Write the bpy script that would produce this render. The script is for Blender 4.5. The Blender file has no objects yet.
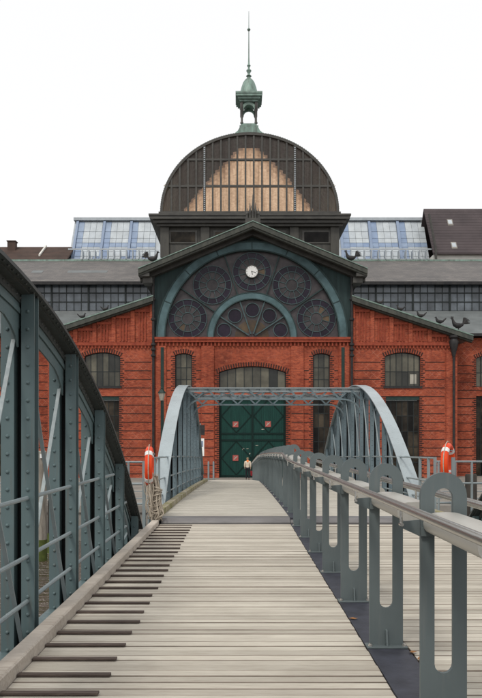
import bpy, bmesh, math, random
from mathutils import Vector, Matrix
random.seed(7)
R = math.radians
S = bpy.context.scene
COL = S.collection
# ------------------------------------------------------------------ camera
EYE = 1.55; FPX = 720.0; VX = 239.0; VY = 440.0
cd = bpy.data.cameras.new('camera'); cam = bpy.data.objects.new('camera', cd); COL.objects.link(cam)
cam.location = (0, 0, EYE); cam.rotation_euler = (R(90), 0, 0)
cd.sensor_fit = 'VERTICAL'; cd.sensor_height = 36; cd.sensor_width = 36; cd.lens = 36*FPX/698
cd.shift_y = (VY-349)/698; cd.shift_x = (241-VX)/698
cd.clip_start = 0.05; cd.clip_end = 6000
S.camera = cam
S.render.resolution_x = 707; S.render.resolution_y = 1024
# ------------------------------------------------------------------ sky, sun, exposure
SUN_EL = R(52); SUN_AZ = R(205)          # behind the camera, a little to the left, veiled by cloud
w = bpy.data.worlds.new('World'); S.world = w; w.use_nodes = True
nt = w.node_tree; nt.nodes.clear()
sky = nt.nodes.new('ShaderNodeTexSky'); sky.sky_type = 'NISHITA'; sky.sun_disc = False
sky.sun_elevation = SUN_EL; sky.sun_rotation = SUN_AZ; sky.dust_density = 5; sky.air_density = 1.0
hs = nt.nodes.new('ShaderNodeHueSaturation'); hs.inputs['Saturation'].default_value = 0.25
mx = nt.nodes.new('ShaderNodeMixRGB'); mx.inputs[0].default_value = 0.88
mx.inputs[2].default_value = (11.0, 11.0, 11.1, 1)      # even cloud cover
bg = nt.nodes.new('ShaderNodeBackground'); bg.inputs[1].default_value = 0.1
wo = nt.nodes.new('ShaderNodeOutputWorld')
nt.links.new(sky.outputs[0], hs.inputs['Color']); nt.links.new(hs.outputs[0], mx.inputs[1])
nt.links.new(mx.outputs[0], bg.inputs[0]); nt.links.new(bg.outputs[0], wo.inputs[0])
sl = bpy.data.lights.new('sun', 'SUN'); sl.energy = 1.5; sl.angle = R(11); sl.color = (1, .95, .87)
so = bpy.data.objects.new('sun', sl); COL.objects.link(so); so.location = (-20, -30, 60)
d = Vector((math.sin(SUN_AZ)*math.cos(SUN_EL), math.cos(SUN_AZ)*math.cos(SUN_EL), math.sin(SUN_EL)))
so.rotation_euler = d.to_track_quat('Z', 'Y').to_euler()
S.view_settings.view_transform = 'Standard'; S.view_settings.look = 'None'
S.view_settings.exposure = 0; S.view_settings.gamma = 1

# ------------------------------------------------------------------ materials
def nodes(name):
    m = bpy.data.materials.new(name); m.use_nodes = True
    n = m.node_tree; b = n.nodes['Principled BSDF']; return m, n, b
def pos(n, scale=(1, 1, 1)):
    g = n.nodes.new('ShaderNodeNewGeometry'); mp = n.nodes.new('ShaderNodeMapping')
    mp.inputs['Scale'].default_value = scale; n.links.new(g.outputs['Position'], mp.inputs['Vector']); return mp.outputs[0]
def noise(n, vec, scale, detail=4, rough=.6):
    t = n.nodes.new('ShaderNodeTexNoise'); t.inputs['Scale'].default_value = scale
    t.inputs['Detail'].default_value = detail; t.inputs['Roughness'].default_value = rough
    n.links.new(vec, t.inputs['Vector']); return t.outputs['Fac']
def ramp(n, fac, stops):
    r = n.nodes.new('ShaderNodeValToRGB'); e = r.color_ramp.elements
    while len(e) < len(stops): e.new(.5)
    for k, (p, c) in zip(e, stops): k.position = p; k.color = (*c, 1) if len(c) == 3 else c
    n.links.new(fac, r.inputs[0]); return r.outputs[0]
def mixc(n, f, a, b, mode='MIX'):
    x = n.nodes.new('ShaderNodeMixRGB'); x.blend_type = mode
    for i, v in ((0, f), (1, a), (2, b)):
        if hasattr(v, 'is_linked'): n.links.new(v, x.inputs[i])
        elif i == 0: x.inputs[0].default_value = v
        else: x.inputs[i].default_value = (*v, 1)
    return x.outputs[0]
def bump(n, b, h, strength=.3, dist=.01):
    x = n.nodes.new('ShaderNodeBump'); x.inputs['Strength'].default_value = strength; x.inputs['Distance'].default_value = dist
    n.links.new(h, x.inputs['Height']); n.links.new(x.outputs[0], b.inputs['Normal'])
def simple(name, c1, c2=None, scale=3, rough=.6, metal=0, bs=.15, bscale=None, stretch=(1, 1, 1), rnd=0, spec=None, lo=.35, hi=.7, bdist=.01):
    m, n, b = nodes(name); c2 = c2 or tuple(x*.75 for x in c1); v = pos(n, stretch)
    f = noise(n, v, scale, 6); c = ramp(n, f, [(lo, c1), (hi, c2)])
    if rnd:
        oi = n.nodes.new('ShaderNodeObjectInfo')
        c = mixc(n, 1, c, ramp(n, oi.outputs['Random'], [(0, (1-rnd,)*3), (1, (1+rnd,)*3)]), 'MULTIPLY')
    n.links.new(c, b.inputs['Base Color']); b.inputs['Roughness'].default_value = rough; b.inputs['Metallic'].default_value = metal
    b.inputs['Specular IOR Level'].default_value = (.18 if not metal else .5) if spec is None else spec
    if bs: bump(n, b, noise(n, v, bscale or scale*6, 4), bs, bdist)
    return m
M = {}
def steel_paint(name, c, dirt=(.13, .1, .075), amt=.5, rough=.42):
    m, n, b = nodes(name); v = pos(n)
    big = noise(n, v, .9, 5); fine = noise(n, v, 14, 5); streak = noise(n, pos(n, (9, 9, .7)), 2.2, 5)
    col = ramp(n, big, [(.3, tuple(x*.85 for x in c)), (.7, tuple(x*1.15 for x in c))])
    msk = ramp(n, streak, [(.55, (0, 0, 0)), (.78, (amt,)*3)])
    col = mixc(n, msk, col, dirt)
    msk2 = ramp(n, fine, [(.66, (0, 0, 0)), (.8, (amt*.6,)*3)])
    col = mixc(n, msk2, col, tuple(x*1.6 for x in c))
    n.links.new(col, b.inputs['Base Color'])
    n.links.new(ramp(n, fine, [(.3, (rough-.08,)*3), (.7, (rough+.14,)*3)]), b.inputs['Roughness'])
    bump(n, b, fine, .12, .004); b.inputs['Specular IOR Level'].default_value = .35; return m
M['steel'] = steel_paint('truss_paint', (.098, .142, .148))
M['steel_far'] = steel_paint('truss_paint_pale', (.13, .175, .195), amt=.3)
M['plate'] = steel_paint('railing_paint', (.108, .132, .136), dirt=(.2, .2, .19), amt=.25, rough=.5)
M['pipe'] = steel_paint('pipe_paint', (.22, .26, .27), amt=.3)
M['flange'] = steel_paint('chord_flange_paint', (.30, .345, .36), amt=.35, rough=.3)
M['flange_dark'] = steel_paint('chord_dark_shaded', (.052, .058, .056), dirt=(.09, .07, .055), amt=.5)  # dark brown flange; also paints in shade on the angles and rivets below
M['stain'] = simple('brushed_stainless', (.60, .59, .56), (.47, .46, .43), 5, .27, .92, .1, 90, (1, .05, 1))
M['alu'] = simple('satin_cover', (.56, .545, .50), (.45, .435, .395), 3, .38, .35, .1, 60, (1, .05, 1))
M['bolt'] = simple('bright_bolt', (.7, .68, .64), None, 20, .3, .9)
M['plastic_dark'] = simple('dark_edging', (.055, .058, .075), (.035, .036, .045), 6, .5, 0, .2)
M['threshold'] = simple('threshold_steel', (.135, .13, .132), (.21, .20, .195), 2.5, .4, .3, .1, stretch=(.5, 2, 1))
M['concrete'] = simple('quay_concrete', (.30, .28, .25), (.17, .155, .14), .8, .85, 0, .3)
M['pave'] = simple('quay_paving', (.27, .25, .22), (.18, .165, .15), .7, .9, 0, .3)
M['pile'] = simple('weathered_pile', (.36, .33, .28), (.13, .11, .09), 3, .85, 0, .6, 12, (3, 3, .4))
M['pile_dark'] = simple('tarred_pile', (.03, .028, .026), (.07, .06, .05), 3, .8, 0, .5, 12, (3, 3, .4))
M['slate'] = simple('roof_slate', (.125, .115, .108), (.075, .07, .068), 1.1, .55, 0, .4, 5, (1, 1, 1))
def coursed(name, c1, c2, wd, ht, mort):
    m, n, b = nodes(name); g = n.nodes.new('ShaderNodeNewGeometry'); sp = n.nodes.new('ShaderNodeSeparateXYZ'); n.links.new(g.outputs['Position'], sp.inputs[0])
    cb = n.nodes.new('ShaderNodeCombineXYZ'); n.links.new(sp.outputs[0], cb.inputs[0]); n.links.new(sp.outputs[2], cb.inputs[1])
    bt = n.nodes.new('ShaderNodeTexBrick'); n.links.new(cb.outputs[0], bt.inputs['Vector']); bt.inputs['Scale'].default_value = 1
    bt.inputs['Brick Width'].default_value = wd; bt.inputs['Row Height'].default_value = ht; bt.inputs['Mortar Size'].default_value = .012
    bt.inputs['Color1'].default_value = (*c1, 1); bt.inputs['Color2'].default_value = (*c2, 1); bt.inputs['Mortar'].default_value = (*mort, 1)
    c = mixc(n, 1, bt.outputs['Color'], ramp(n, noise(n, pos(n, (.5, .5, 1.6)), .8, 6, .7), [(.3, (.62, .62, .62)), (.7, (1.3, 1.27, 1.22))]), 'MULTIPLY')
    n.links.new(c, b.inputs['Base Color']); b.inputs['Roughness'].default_value = .55; bump(n, b, bt.outputs['Fac'], -.4, .02); return m
M['slate'] = coursed('roof_slate_courses', (.125, .113, .106), (.085, .078, .075), .5, .16, (.05, .046, .044))
M['sheet'] = simple('roof_sheet', (.17, .185, .185), (.11, .12, .12), .6, .45, 0, .1)
M['copper'] = simple('green_copper', (.22, .33, .28), (.10, .13, .11), 1.3, .55, .1, .2, stretch=(2, 2, .5))
M['darkmetal'] = simple('dark_bronze', (.042, .040, .036), (.075, .072, .062), 1.5, .5, .2, .15, stretch=(1, 1, 2))
M['drum'] = simple('drum_cladding', (.065, .062, .052), (.035, .034, .03), 1.2, .6, .1, .2, stretch=(2, 2, .4))
M['rake'] = simple('rake_timber', (.085, .088, .075), (.045, .05, .045), 1.5, .6, 0, .2, stretch=(2, 1, .6))
M['teal'] = simple('teal_boarding', (.036, .062, .062), (.022, .036, .036), .9, .55, 0, .2, stretch=(5, 5, .4))
M['teal_lt'] = simple('teal_arch_paint', (.105, .175, .19), (.05, .085, .09), .8, .5, 0, .15)
M['teal_bar'] = simple('teal_glazing_bar', (.075, .115, .12), (.05, .075, .08), 3, .5, 0, .1)
M['brownglass'] = simple('brown_lead_glass', (.066, .058, .060), (.038, .035, .038), 2.2, .25, 0, .1, rnd=.25)
M['purple'] = simple('purple_lead_glass', (.024, .017, .030), (.015, .012, .02), 2.5, .22, 0, .08, rnd=.25)
M['amber'] = simple('amber_lead_glass', (.10, .07, .042), (.055, .045, .04), 2, .25, 0, .1, rnd=.3)
M['white'] = simple('white_enamel', (.82, .82, .80), (.74, .74, .72), 3, .4)
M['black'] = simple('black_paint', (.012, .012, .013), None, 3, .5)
M['greenpole'] = simple('bottle_green_iron', (.018, .038, .034), (.03, .05, .045), 3, .45)
M['ironpipe'] = simple('black_iron_pipe', (.024, .024, .026), (.045, .042, .04), 3, .5)
M['doorgreen'] = simple('door_green_paint', (.006, .048, .038), (.003, .030, .025), 1.4, .6, 0, .15, stretch=(4, 1, .5), spec=.25)
M['doorrib'] = simple('door_frame_green', (.003, .018, .015), None, 2, .6, spec=.2)
M['signred'] = simple('sign_red', (.40, .10, .085), (.30, .075, .065), 6, .5)
M['orange'] = simple('lifebuoy_orange', (.80, .085, .02), (.66, .05, .012), 4, .42, 0, .05)
M['reflect'] = simple('reflective_band', (.78, .78, .76), None, 20, .35)
M['rope'] = simple('rope_hemp', (.50, .44, .36), (.33, .28, .22), 15, .9, 0, .5, 120)
M['darkbrick'] = simple('dark_clinker', (.036, .020, .018), (.075, .028, .02), 3, .7, 0, .3, rnd=.1)
M['stone'] = simple('terracotta_trim', (.33, .075, .040), (.21, .042, .026), 3, .75, 0, .3)
M['cream_jacket'] = simple('cream_cloth', (.68, .58, .46), None, 6, .9)
M['skin'] = simple('skin', (.55, .33, .24), None, 6, .6)
M['hair'] = simple('hair_brown', (.30, .21, .13), None, 12, .7)
M['navy'] = simple('dark_trousers', (.02, .02, .025), None, 6, .9)
M['scarf'] = simple('orange_scarf', (.85, .22, .04), None, 6, .9)
M['redbag'] = simple('dark_red_cloth', (.22, .02, .025), None, 6, .8)
M['redroof'] = simple('brown_tiles', (.095, .062, .05), (.055, .04, .034), .5, .7, 0, .3)
M['tiles_dark'] = simple('dark_tiles', (.078, .062, .064), (.052, .042, .044), .35, .6, 0, .3)
M['render_white'] = simple('pale_render', (.66, .65, .60), (.56, .54, .50), .5, .8)
M['frame_pale'] = simple('pale_frame', (.46, .50, .53), None, 1, .4)
M['frame_blue'] = simple('blue_frame', (.20, .26, .37), (.27, .33, .43), .4, .35)
M['iron_frame'] = simple('iron_frame', (.028, .034, .034), None, 2, .5)
M['lampglass'] = simple('lamp_milk_glass', (.42, .40, .34), None, 2, .3)
M['leaf'] = simple('dry_leaf', (.34, .17, .07), (.20, .09, .04), 30, .8)
M['mulch'] = simple('algae_band', (.10, .13, .03), (.05, .06, .02), 4, .8)

def brick_mat(name, diaper):
    m, n, b = nodes(name)
    g = n.nodes.new('ShaderNodeNewGeometry'); sp = n.nodes.new('ShaderNodeSeparateXYZ'); n.links.new(g.outputs['Position'], sp.inputs[0])
    def ma(op, a, b2=None):
        x = n.nodes.new('ShaderNodeMath'); x.operation = op
        for i, v in enumerate((a, b2)):
            if v is None: continue
            if hasattr(v, 'is_linked'): n.links.new(v, x.inputs[i])
            else: x.inputs[i].default_value = v
        return x.outputs[0]
    u = ma('ADD', sp.outputs[0], sp.outputs[1]); cb = n.nodes.new('ShaderNodeCombineXYZ')
    n.links.new(u, cb.inputs[0]); n.links.new(sp.outputs[2], cb.inputs[1])
    bt = n.nodes.new('ShaderNodeTexBrick'); n.links.new(cb.outputs[0], bt.inputs['Vector'])
    bt.inputs['Scale'].default_value = 1; bt.inputs['Brick Width'].default_value = .25; bt.inputs['Row Height'].default_value = .083
    bt.inputs['Mortar Size'].default_value = .007; bt.inputs['Bias'].default_value = -.1
    bt.inputs['Color1'].default_value = (.42, .092, .044, 1); bt.inputs['Color2'].default_value = (.225, .042, .025, 1)
    bt.inputs['Mortar'].default_value = (.30, .115, .075, 1)
    v = pos(n); big = noise(n, v, .35, 6, .65); mid = noise(n, pos(n, (2.2, 2.2, .35)), .8, 5)
    c = mixc(n, 1, bt.outputs['Color'], ramp(n, big, [(.28, (.50, .50, .52)), (.5, (.92, .92, .92)), (.72, (1.22, 1.32, 1.36))]), 'MULTIPLY')
    c = mixc(n, ramp(n, mid, [(.52, (0, 0, 0)), (.8, (.5, .5, .5))]), c, (.16, .03, .02))
    c = mixc(n, ramp(n, noise(n, v, 3.6, 4), [(.55, (0, 0, 0)), (.75, (.45, .45, .45))]), c, (.50, .17, .10))
    c = mixc(n, ramp(n, noise(n, pos(n, (1, 1, 2.2)), 4.3, 4), [(.56, (0, 0, 0)), (.74, (.6, .6, .6))]), c, (.11, .026, .02))
    if diaper:
        P = .62
        a1 = ma('ABSOLUTE', ma('SUBTRACT', ma('FRACT', ma('DIVIDE', ma('ADD', u, sp.outputs[2]), P)), .5))
        a2 = ma('ABSOLUTE', ma('SUBTRACT', ma('FRACT', ma('DIVIDE', ma('SUBTRACT', u, sp.outputs[2]), P)), .5))
        ln = ma('LESS_THAN', ma('MINIMUM', a1, a2), .055)
        pm = ma('MULTIPLY', ln, ramp(n, noise(n, v, .9, 3), [(.42, (0, 0, 0)), (.62, (.42, .42, .42))]))
        c = mixc(n, pm, c, (.44, .19, .13))
    n.links.new(c, b.inputs['Base Color']); b.inputs['Roughness'].default_value = .78; b.inputs['Specular IOR Level'].default_value = .15
    bump(n, b, bt.outputs['Fac'], -.5, .012); return m
M['brick'] = brick_mat('red_brick', False); M['brick_d'] = brick_mat('red_brick_diaper', True)

def board_mat(name, c1, c2, c3, rnd):
    m, n, b = nodes(name); oi = n.nodes.new('ShaderNodeObjectInfo')
    ad = n.nodes.new('ShaderNodeVectorMath'); ad.operation = 'ADD'
    sc = n.nodes.new('ShaderNodeVectorMath'); sc.operation = 'SCALE'; sc.inputs[0].default_value = (37, 11, 5); n.links.new(oi.outputs['Random'], sc.inputs['Scale'])
    n.links.new(pos(n, (1.6, 34, 12)), ad.inputs[0]); n.links.new(sc.outputs[0], ad.inputs[1])
    gr = noise(n, ad.outputs[0], 3.2, 7, .7); big = noise(n, pos(n, (.7, 1.6, 1)), 1.6, 4); sp = noise(n, pos(n, (2.5, 9, 4)), 5, 5, .75)
    c = ramp(n, gr, [(.28, c2), (.5, c1), (.75, c3)])
    c = mixc(n, 1, c, ramp(n, big, [(.3, (.86, .85, .84)), (.65, (1.08, 1.08, 1.08))]), 'MULTIPLY')
    c = mixc(n, 1, c, ramp(n, oi.outputs['Random'], [(0, (1-rnd, 1-rnd*1.05, 1-rnd*1.1)), (1, (1+rnd,)*3)]), 'MULTIPLY')
    c = mixc(n, ramp(n, sp, [(.64, (0, 0, 0)), (.78, (.5, .5, .5))]), c, tuple(x*.45 for x in c2))
    n.links.new(c, b.inputs['Base Color']); b.inputs['Roughness'].default_value = .8; b.inputs['Specular IOR Level'].default_value = .2
    bump(n, b, gr, .4, .004); return m
M['board'] = board_mat('grey_deck_board', (.475, .44, .375), (.35, .315, .26), (.53, .50, .435), .17)
M['board_edge'] = simple('dirty_board_edge', (.16, .13, .105), (.36, .31, .26), 1.4, .9)
M['board_far'] = board_mat('grey_deck_board_far', (.45, .425, .37), (.32, .30, .25), (.53, .505, .445), .05)
M['kerb'] = board_mat('kerb_timber', (.42, .375, .325), (.26, .22, .18), (.52, .48, .42), .08)
M['kerb_moss'] = simple('mossy_kerb_timber', (.36, .32, .25), (.17, .16, .05), 2.2, .9, 0, .4)
M['batten'] = board_mat('dark_batten', (.085, .066, .058), (.05, .038, .034), (.15, .12, .10), .25)

def pane_mat(name, lo, hi, rough=.08, spec=.5, var=.35):
    m, n, b = nodes(name); oi = n.nodes.new('ShaderNodeObjectInfo')
    c = ramp(n, oi.outputs['Random'], [(0, lo), (1, hi)])
    c = mixc(n, 1, c, ramp(n, noise(n, pos(n), .9, 3), [(.3, (1-var,)*3), (.7, (1+var,)*3)]), 'MULTIPLY')
    n.links.new(c, b.inputs['Base Color']); b.inputs['Roughness'].default_value = rough
    b.inputs['Specular IOR Level'].default_value = spec
    bump(n, b, noise(n, pos(n), 2.2, 2), .06, .05); return m
M['pane'] = pane_mat('sky_reflection_pane', (.018, .02, .018), (.12, .112, .082), .08, .35)  # random beige panes paint in reflected sky
M['pane_dark'] = pane_mat('dark_glint_pane', (.004, .004, .004), (.05, .04, .028), .1, .13, .8)  # brighter panes paint in glints from inside
M['pane_clere'] = pane_mat('clerestory_pane', (.055, .065, .075), (.12, .14, .16), .15)
M['pane_modern'] = pane_mat('pale_office_pane', (.42, .46, .49), (.48, .52, .54), .2, .4, .12)
M['pane_blue'] = pane_mat('blue_office_pane', (.20, .27, .40), (.27, .34, .45), .2, .4, .12)
def sheer(name, tint, f, own):
    m, n, b = nodes(name); tr = n.nodes.new('ShaderNodeBsdfTransparent'); oi = n.nodes.new('ShaderNodeObjectInfo')
    c = ramp(n, oi.outputs['Random'], [(0, tuple(x*.94 for x in tint)), (1, tint)])
    st = noise(n, pos(n, (3, 3, .16)), 1.1, 4)
    c = mixc(n, 1, c, ramp(n, st, [(.36, (.78, .75, .72)), (.6, (1, 1, 1))]), 'MULTIPLY')
    n.links.new(c, tr.inputs[0])
    b.inputs['Base Color'].default_value = (*own, 1); b.inputs['Roughness'].default_value = .15
    mi = n.nodes.new('ShaderNodeMixShader'); mi.inputs[0].default_value = f
    n.links.new(tr.outputs[0], mi.inputs[2]); n.links.new(b.outputs[0], mi.inputs[1])
    n.links.new(mi.outputs[0], n.nodes['Material Output'].inputs[0]); return m
M['domeglass'] = sheer('dome_glass', (.96, .92, .88), .88, (.36, .32, .31))
M['glow_full'] = sheer('dome_glow_glass_full', (.97, .72, .50), .96, (.3, .24, .2))  # four back tints put the fading warm glow into the glass colour
M['glow_soft'] = sheer('dome_glow_glass_soft', (.84, .60, .41), .93, (.25, .2, .16))
M['glow_dim'] = sheer('dome_glow_glass_dim', (.68, .47, .31), .9, (.2, .15, .12))
M['glow_edge'] = sheer('dome_glow_glass_edge', (.34, .23, .16), .85, (.12, .09, .075))
def water_mat():
    m, n, b = nodes('harbour_water'); v = pos(n, (1, 1, 1))
    n.links.new(ramp(n, noise(n, v, .5, 3), [(.3, (.055, .038, .028)), (.7, (.09, .062, .045))]), b.inputs['Base Color'])
    b.inputs['Roughness'].default_value = .07
    a = noise(n, pos(n, (.6, 2.0, 1)), 1.5, 4, .55); bump(n, b, a, 1, .5); return m
M['water'] = water_mat()

# ------------------------------------------------------------------ mesh helpers
WL = {}                                             # world location of each object
class MB:
    def __init__(s): s.v = []; s.f = []
    def add(s, vs, fs):
        o = len(s.v); s.v += [tuple(x) for x in vs]; s.f += [tuple(i+o for i in f) for f in fs]
    def hexa(s, p):                                 # 8 points, bottom ring then top ring
        s.add(p, [(3, 2, 1, 0), (4, 5, 6, 7), (0, 1, 5, 4), (1, 2, 6, 5), (2, 3, 7, 6), (3, 0, 4, 7)])
    def box(s, x0, x1, y0, y1, z0, z1):
        s.hexa([(x0, y0, z0), (x1, y0, z0), (x1, y1, z0), (x0, y1, z0), (x0, y0, z1), (x1, y0, z1), (x1, y1, z1), (x0, y1, z1)])
    def slab(s, x0, x1, y0, y1, a0, a1, b0, b1):    # in x-z: low z a0 (at x0), a1 (at x1); high z b0, b1
        s.hexa([(x0, y0, a0), (x1, y0, a1), (x1, y1, a1), (x0, y1, a0), (x0, y0, b0), (x1, y0, b1), (x1, y1, b1), (x0, y1, b0)])
    def beam(s, p, q, w, h, up=(0, 0, 1)):
        p = Vector(p); q = Vector(q); t = (q-p).normalized(); u = t.cross(Vector(up))
        if u.length < 1e-4: u = t.cross(Vector((0, 1, 0)))
        u.normalize(); n = u.cross(t)
        u = u*w/2; n = n*h/2
        s.hexa([p-u-n, p+u-n, q+u-n, q-u-n, p-u+n, p+u+n, q+u+n, q-u+n])
    def prism(s, poly, y0, y1):                     # x-z polygon (convex) extruded along y
        k = len(poly); s.add([(x, y0, z) for x, z in poly]+[(x, y1, z) for x, z in poly],
            [tuple(range(k)), tuple(range(2*k-1, k-1, -1))]+[(i, i+k, (i+1) % k+k, (i+1) % k) for i in range(k)])
    def prismx(s, poly, x0, x1):                    # y-z polygon extruded along x
        k = len(poly); s.add([(x0, y, z) for y, z in poly]+[(x1, y, z) for y, z in poly],
            [tuple(range(k-1, -1, -1)), tuple(range(k, 2*k))]+[(i, (i+1) % k, (i+1) % k+k, i+k) for i in range(k)])
    def tube(s, pts, r, n=8, caps=True):
        pts = [Vector(p) for p in pts]; rs = r if isinstance(r, (list, tuple)) else [r]*len(pts); rings = []
        ref = None
        for i, p in enumerate(pts):
            t = (pts[min(i+1, len(pts)-1)]-pts[max(i-1, 0)]).normalized()
            if ref is None: ref = Vector((0, 0, 1)) if abs(t.z) < .9 else Vector((1, 0, 0))
            u = t.cross(ref); u.normalize(); v = u.cross(t); ref = v
            rings.append([p+(u*math.cos(a)+v*math.sin(a))*rs[i] for a in [2*math.pi*k/n for k in range(n)]])
        fs = []
        for i in range(len(pts)-1):
            for k in range(n): fs.append((i*n+k, i*n+(k+1) % n, (i+1)*n+(k+1) % n, (i+1)*n+k))
        if caps: fs += [tuple(range(n-1, -1, -1)), tuple((len(pts)-1)*n+k for k in range(n))]
        s.add([p for r_ in rings for p in r_], fs)
    def lathe(s, prof, c, n=16, ell=(1, 1)):        # prof: (r, z)
        vs = [(c[0]+r*math.cos(2*math.pi*k/n)*ell[0], c[1]+r*math.sin(2*math.pi*k/n)*ell[1], c[2]+z) for r, z in prof for k in range(n)]
        fs = [(i*n+k, i*n+(k+1) % n, (i+1)*n+(k+1) % n, (i+1)*n+k) for i in range(len(prof)-1) for k in range(n)]
        fs += [tuple(range(n-1, -1, -1)), tuple((len(prof)-1)*n+k for k in range(n))]; s.add(vs, fs)
    def arc(s, cx, cz, r0, r1, a0, a1, y0, y1, n=24):   # annulus sector in x-z
        for i in range(n):
            a = a0+(a1-a0)*i/n; b = a0+(a1-a0)*(i+1)/n
            s.prism([(cx+r0*math.cos(a), cz+r0*math.sin(a)), (cx+r1*math.cos(a), cz+r1*math.sin(a)), (cx+r1*math.cos(b), cz+r1*math.sin(b)), (cx+r0*math.cos(b), cz+r0*math.sin(b))], y0, y1)
    def ribbon(s, pts, x0, x1, lo, hi):             # strip along y-z path, offset lo..hi along the normal, no inner faces
        P = [Vector((0, y, z)) for y, z in pts]; vs = []; k = len(P)
        for i, p in enumerate(P):
            t = (P[min(i+1, k-1)]-P[max(i-1, 0)]).normalized(); nn = Vector((0, -t.z, t.y))
            a = p+nn*lo; b = p+nn*hi
            vs += [(x0, a.y, a.z), (x1, a.y, a.z), (x1, b.y, b.z), (x0, b.y, b.z)]
        fs = [(3, 2, 1, 0), tuple((k-1)*4+j for j in range(4))]
        for i in range(k-1):
            for j in range(4): fs.append((i*4+j, i*4+(j+1) % 4, (i+1)*4+(j+1) % 4, (i+1)*4+j))
        s.add(vs, fs)
    def rivet(s, c, nrm, r=.018):
        c = Vector(c); nrm = Vector(nrm).normalized(); u = nrm.orthogonal().normalized(); v = nrm.cross(u); n = 8
        vs = []
        for rr, hh in ((1, 0), (.82, .5), (.4, .85)):
            vs += [c+(u*math.cos(2*math.pi*k/n)+v*math.sin(2*math.pi*k/n))*r*rr+nrm*r*hh for k in range(n)]
        fs = [(i*n+k, i*n+(k+1) % n, (i+1)*n+(k+1) % n, (i+1)*n+k) for i in range(2) for k in range(n)]+[tuple(2*n+k for k in range(n))]
        s.add(vs, fs)
    def mesh(s, mat, c, smooth=False, bevel=0):
        me = bpy.data.meshes.new('m'); me.from_pydata([(x-c[0], y-c[1], z-c[2]) for x, y, z in s.v], [], s.f)
        bm = bmesh.new(); bm.from_mesh(me); bmesh.ops.recalc_face_normals(bm, faces=bm.faces)
        if bevel: bmesh.ops.bevel(bm, geom=list(bm.edges), offset=bevel, segments=1, affect='EDGES')
        bm.to_mesh(me); bm.free()
        if smooth:
            for p in me.polygons: p.use_smooth = True
            try: me.set_sharp_from_angle(angle=R(40))
            except Exception: pass
        me.materials.append(M[mat] if isinstance(mat, str) else mat); return me
    def build(s, name, mat, parent=None, smooth=False, bevel=0, kind=None, label=None):
        xs, ys, zs = zip(*s.v); c = ((min(xs)+max(xs))/2, (min(ys)+max(ys))/2, min(zs))
        o = inst(name, s.mesh(mat, c, smooth, bevel), c, parent)
        if kind: o['kind'] = kind
        if label: o['label'] = label
        return o
def inst(name, me, loc, parent=None, rot=None):
    o = bpy.data.objects.new(name, me); COL.objects.link(o); WL[o] = Vector(loc)
    if me is not None: me.name = name
    if parent is not None: o.parent = parent; o.location = Vector(loc)-WL[parent]
    else: o.location = loc
    if rot: o.rotation_euler = rot
    return o
def tag(o, label, cat, group=None):
    o['label'] = label; o['category'] = cat
    if group: o['group'] = group
    return o
def thing(name, loc, label, cat, group=None): return tag(inst(name, None, loc), label, cat, group)
def struct(o): o['kind'] = 'structure'; return o
def PX(x, Y): return (x-VX)*Y/FPX
def PZ(y, Y): return EYE+(VY-y)*Y/FPX
def P(x, y, Y): return (PX(x, Y), Y, PZ(y, Y))

# ------------------------------------------------------------------ setting: water, quay, far ground
WATER = -3.3; GROUND = -1.65; QY = 35.0
mb = MB(); mb.add([(-900, -500, WATER), (900, -500, WATER), (900, QY+.3, WATER), (-900, QY+.3, WATER)], [(0, 1, 2, 3)]); struct(mb.build('water', 'water'))
mb = MB(); mb.add([(-2500, QY, GROUND), (2500, QY, GROUND), (2500, 4000, GROUND), (-2500, 4000, GROUND)], [(0, 1, 2, 3)]); struct(mb.build('ground', 'pave'))
mb = MB(); mb.box(-300, 300, QY-.35, QY-.002, WATER-1.5, GROUND-.28); mb.box(-300, 300, QY-.45, QY+.35, GROUND-.28, GROUND+.06); struct(mb.build('quay_wall', 'concrete'))
# ramp from the bridge down to the quay
def deckZ(Y):                                     # walking surface of the far part
    if Y <= 34.2: t = (Y-13.5)/(34.2-13.5); return .10-.50*t+.22*t*(1-t)
    return -.40-(Y-34.2)*(1.25/23.8)
DX0, DX1 = -1.47, 3.67; RX = 1.10
mb = MB(); n = 12
ys = [34.25+(58-34.25)*i/n for i in range(n+1)]
for a, b in zip(ys, ys[1:]):
    mb.hexa([(-1.75, a, GROUND-.3), (3.95, a, GROUND-.3), (3.95, b, GROUND-.3), (-1.75, b, GROUND-.3), (-1.75, a, deckZ(a)), (3.95, a, deckZ(a)), (3.95, b, deckZ(b)+.004), (-1.75, b, deckZ(b)+.004)])
struct(mb.build('ramp', 'board_far'))

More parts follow.
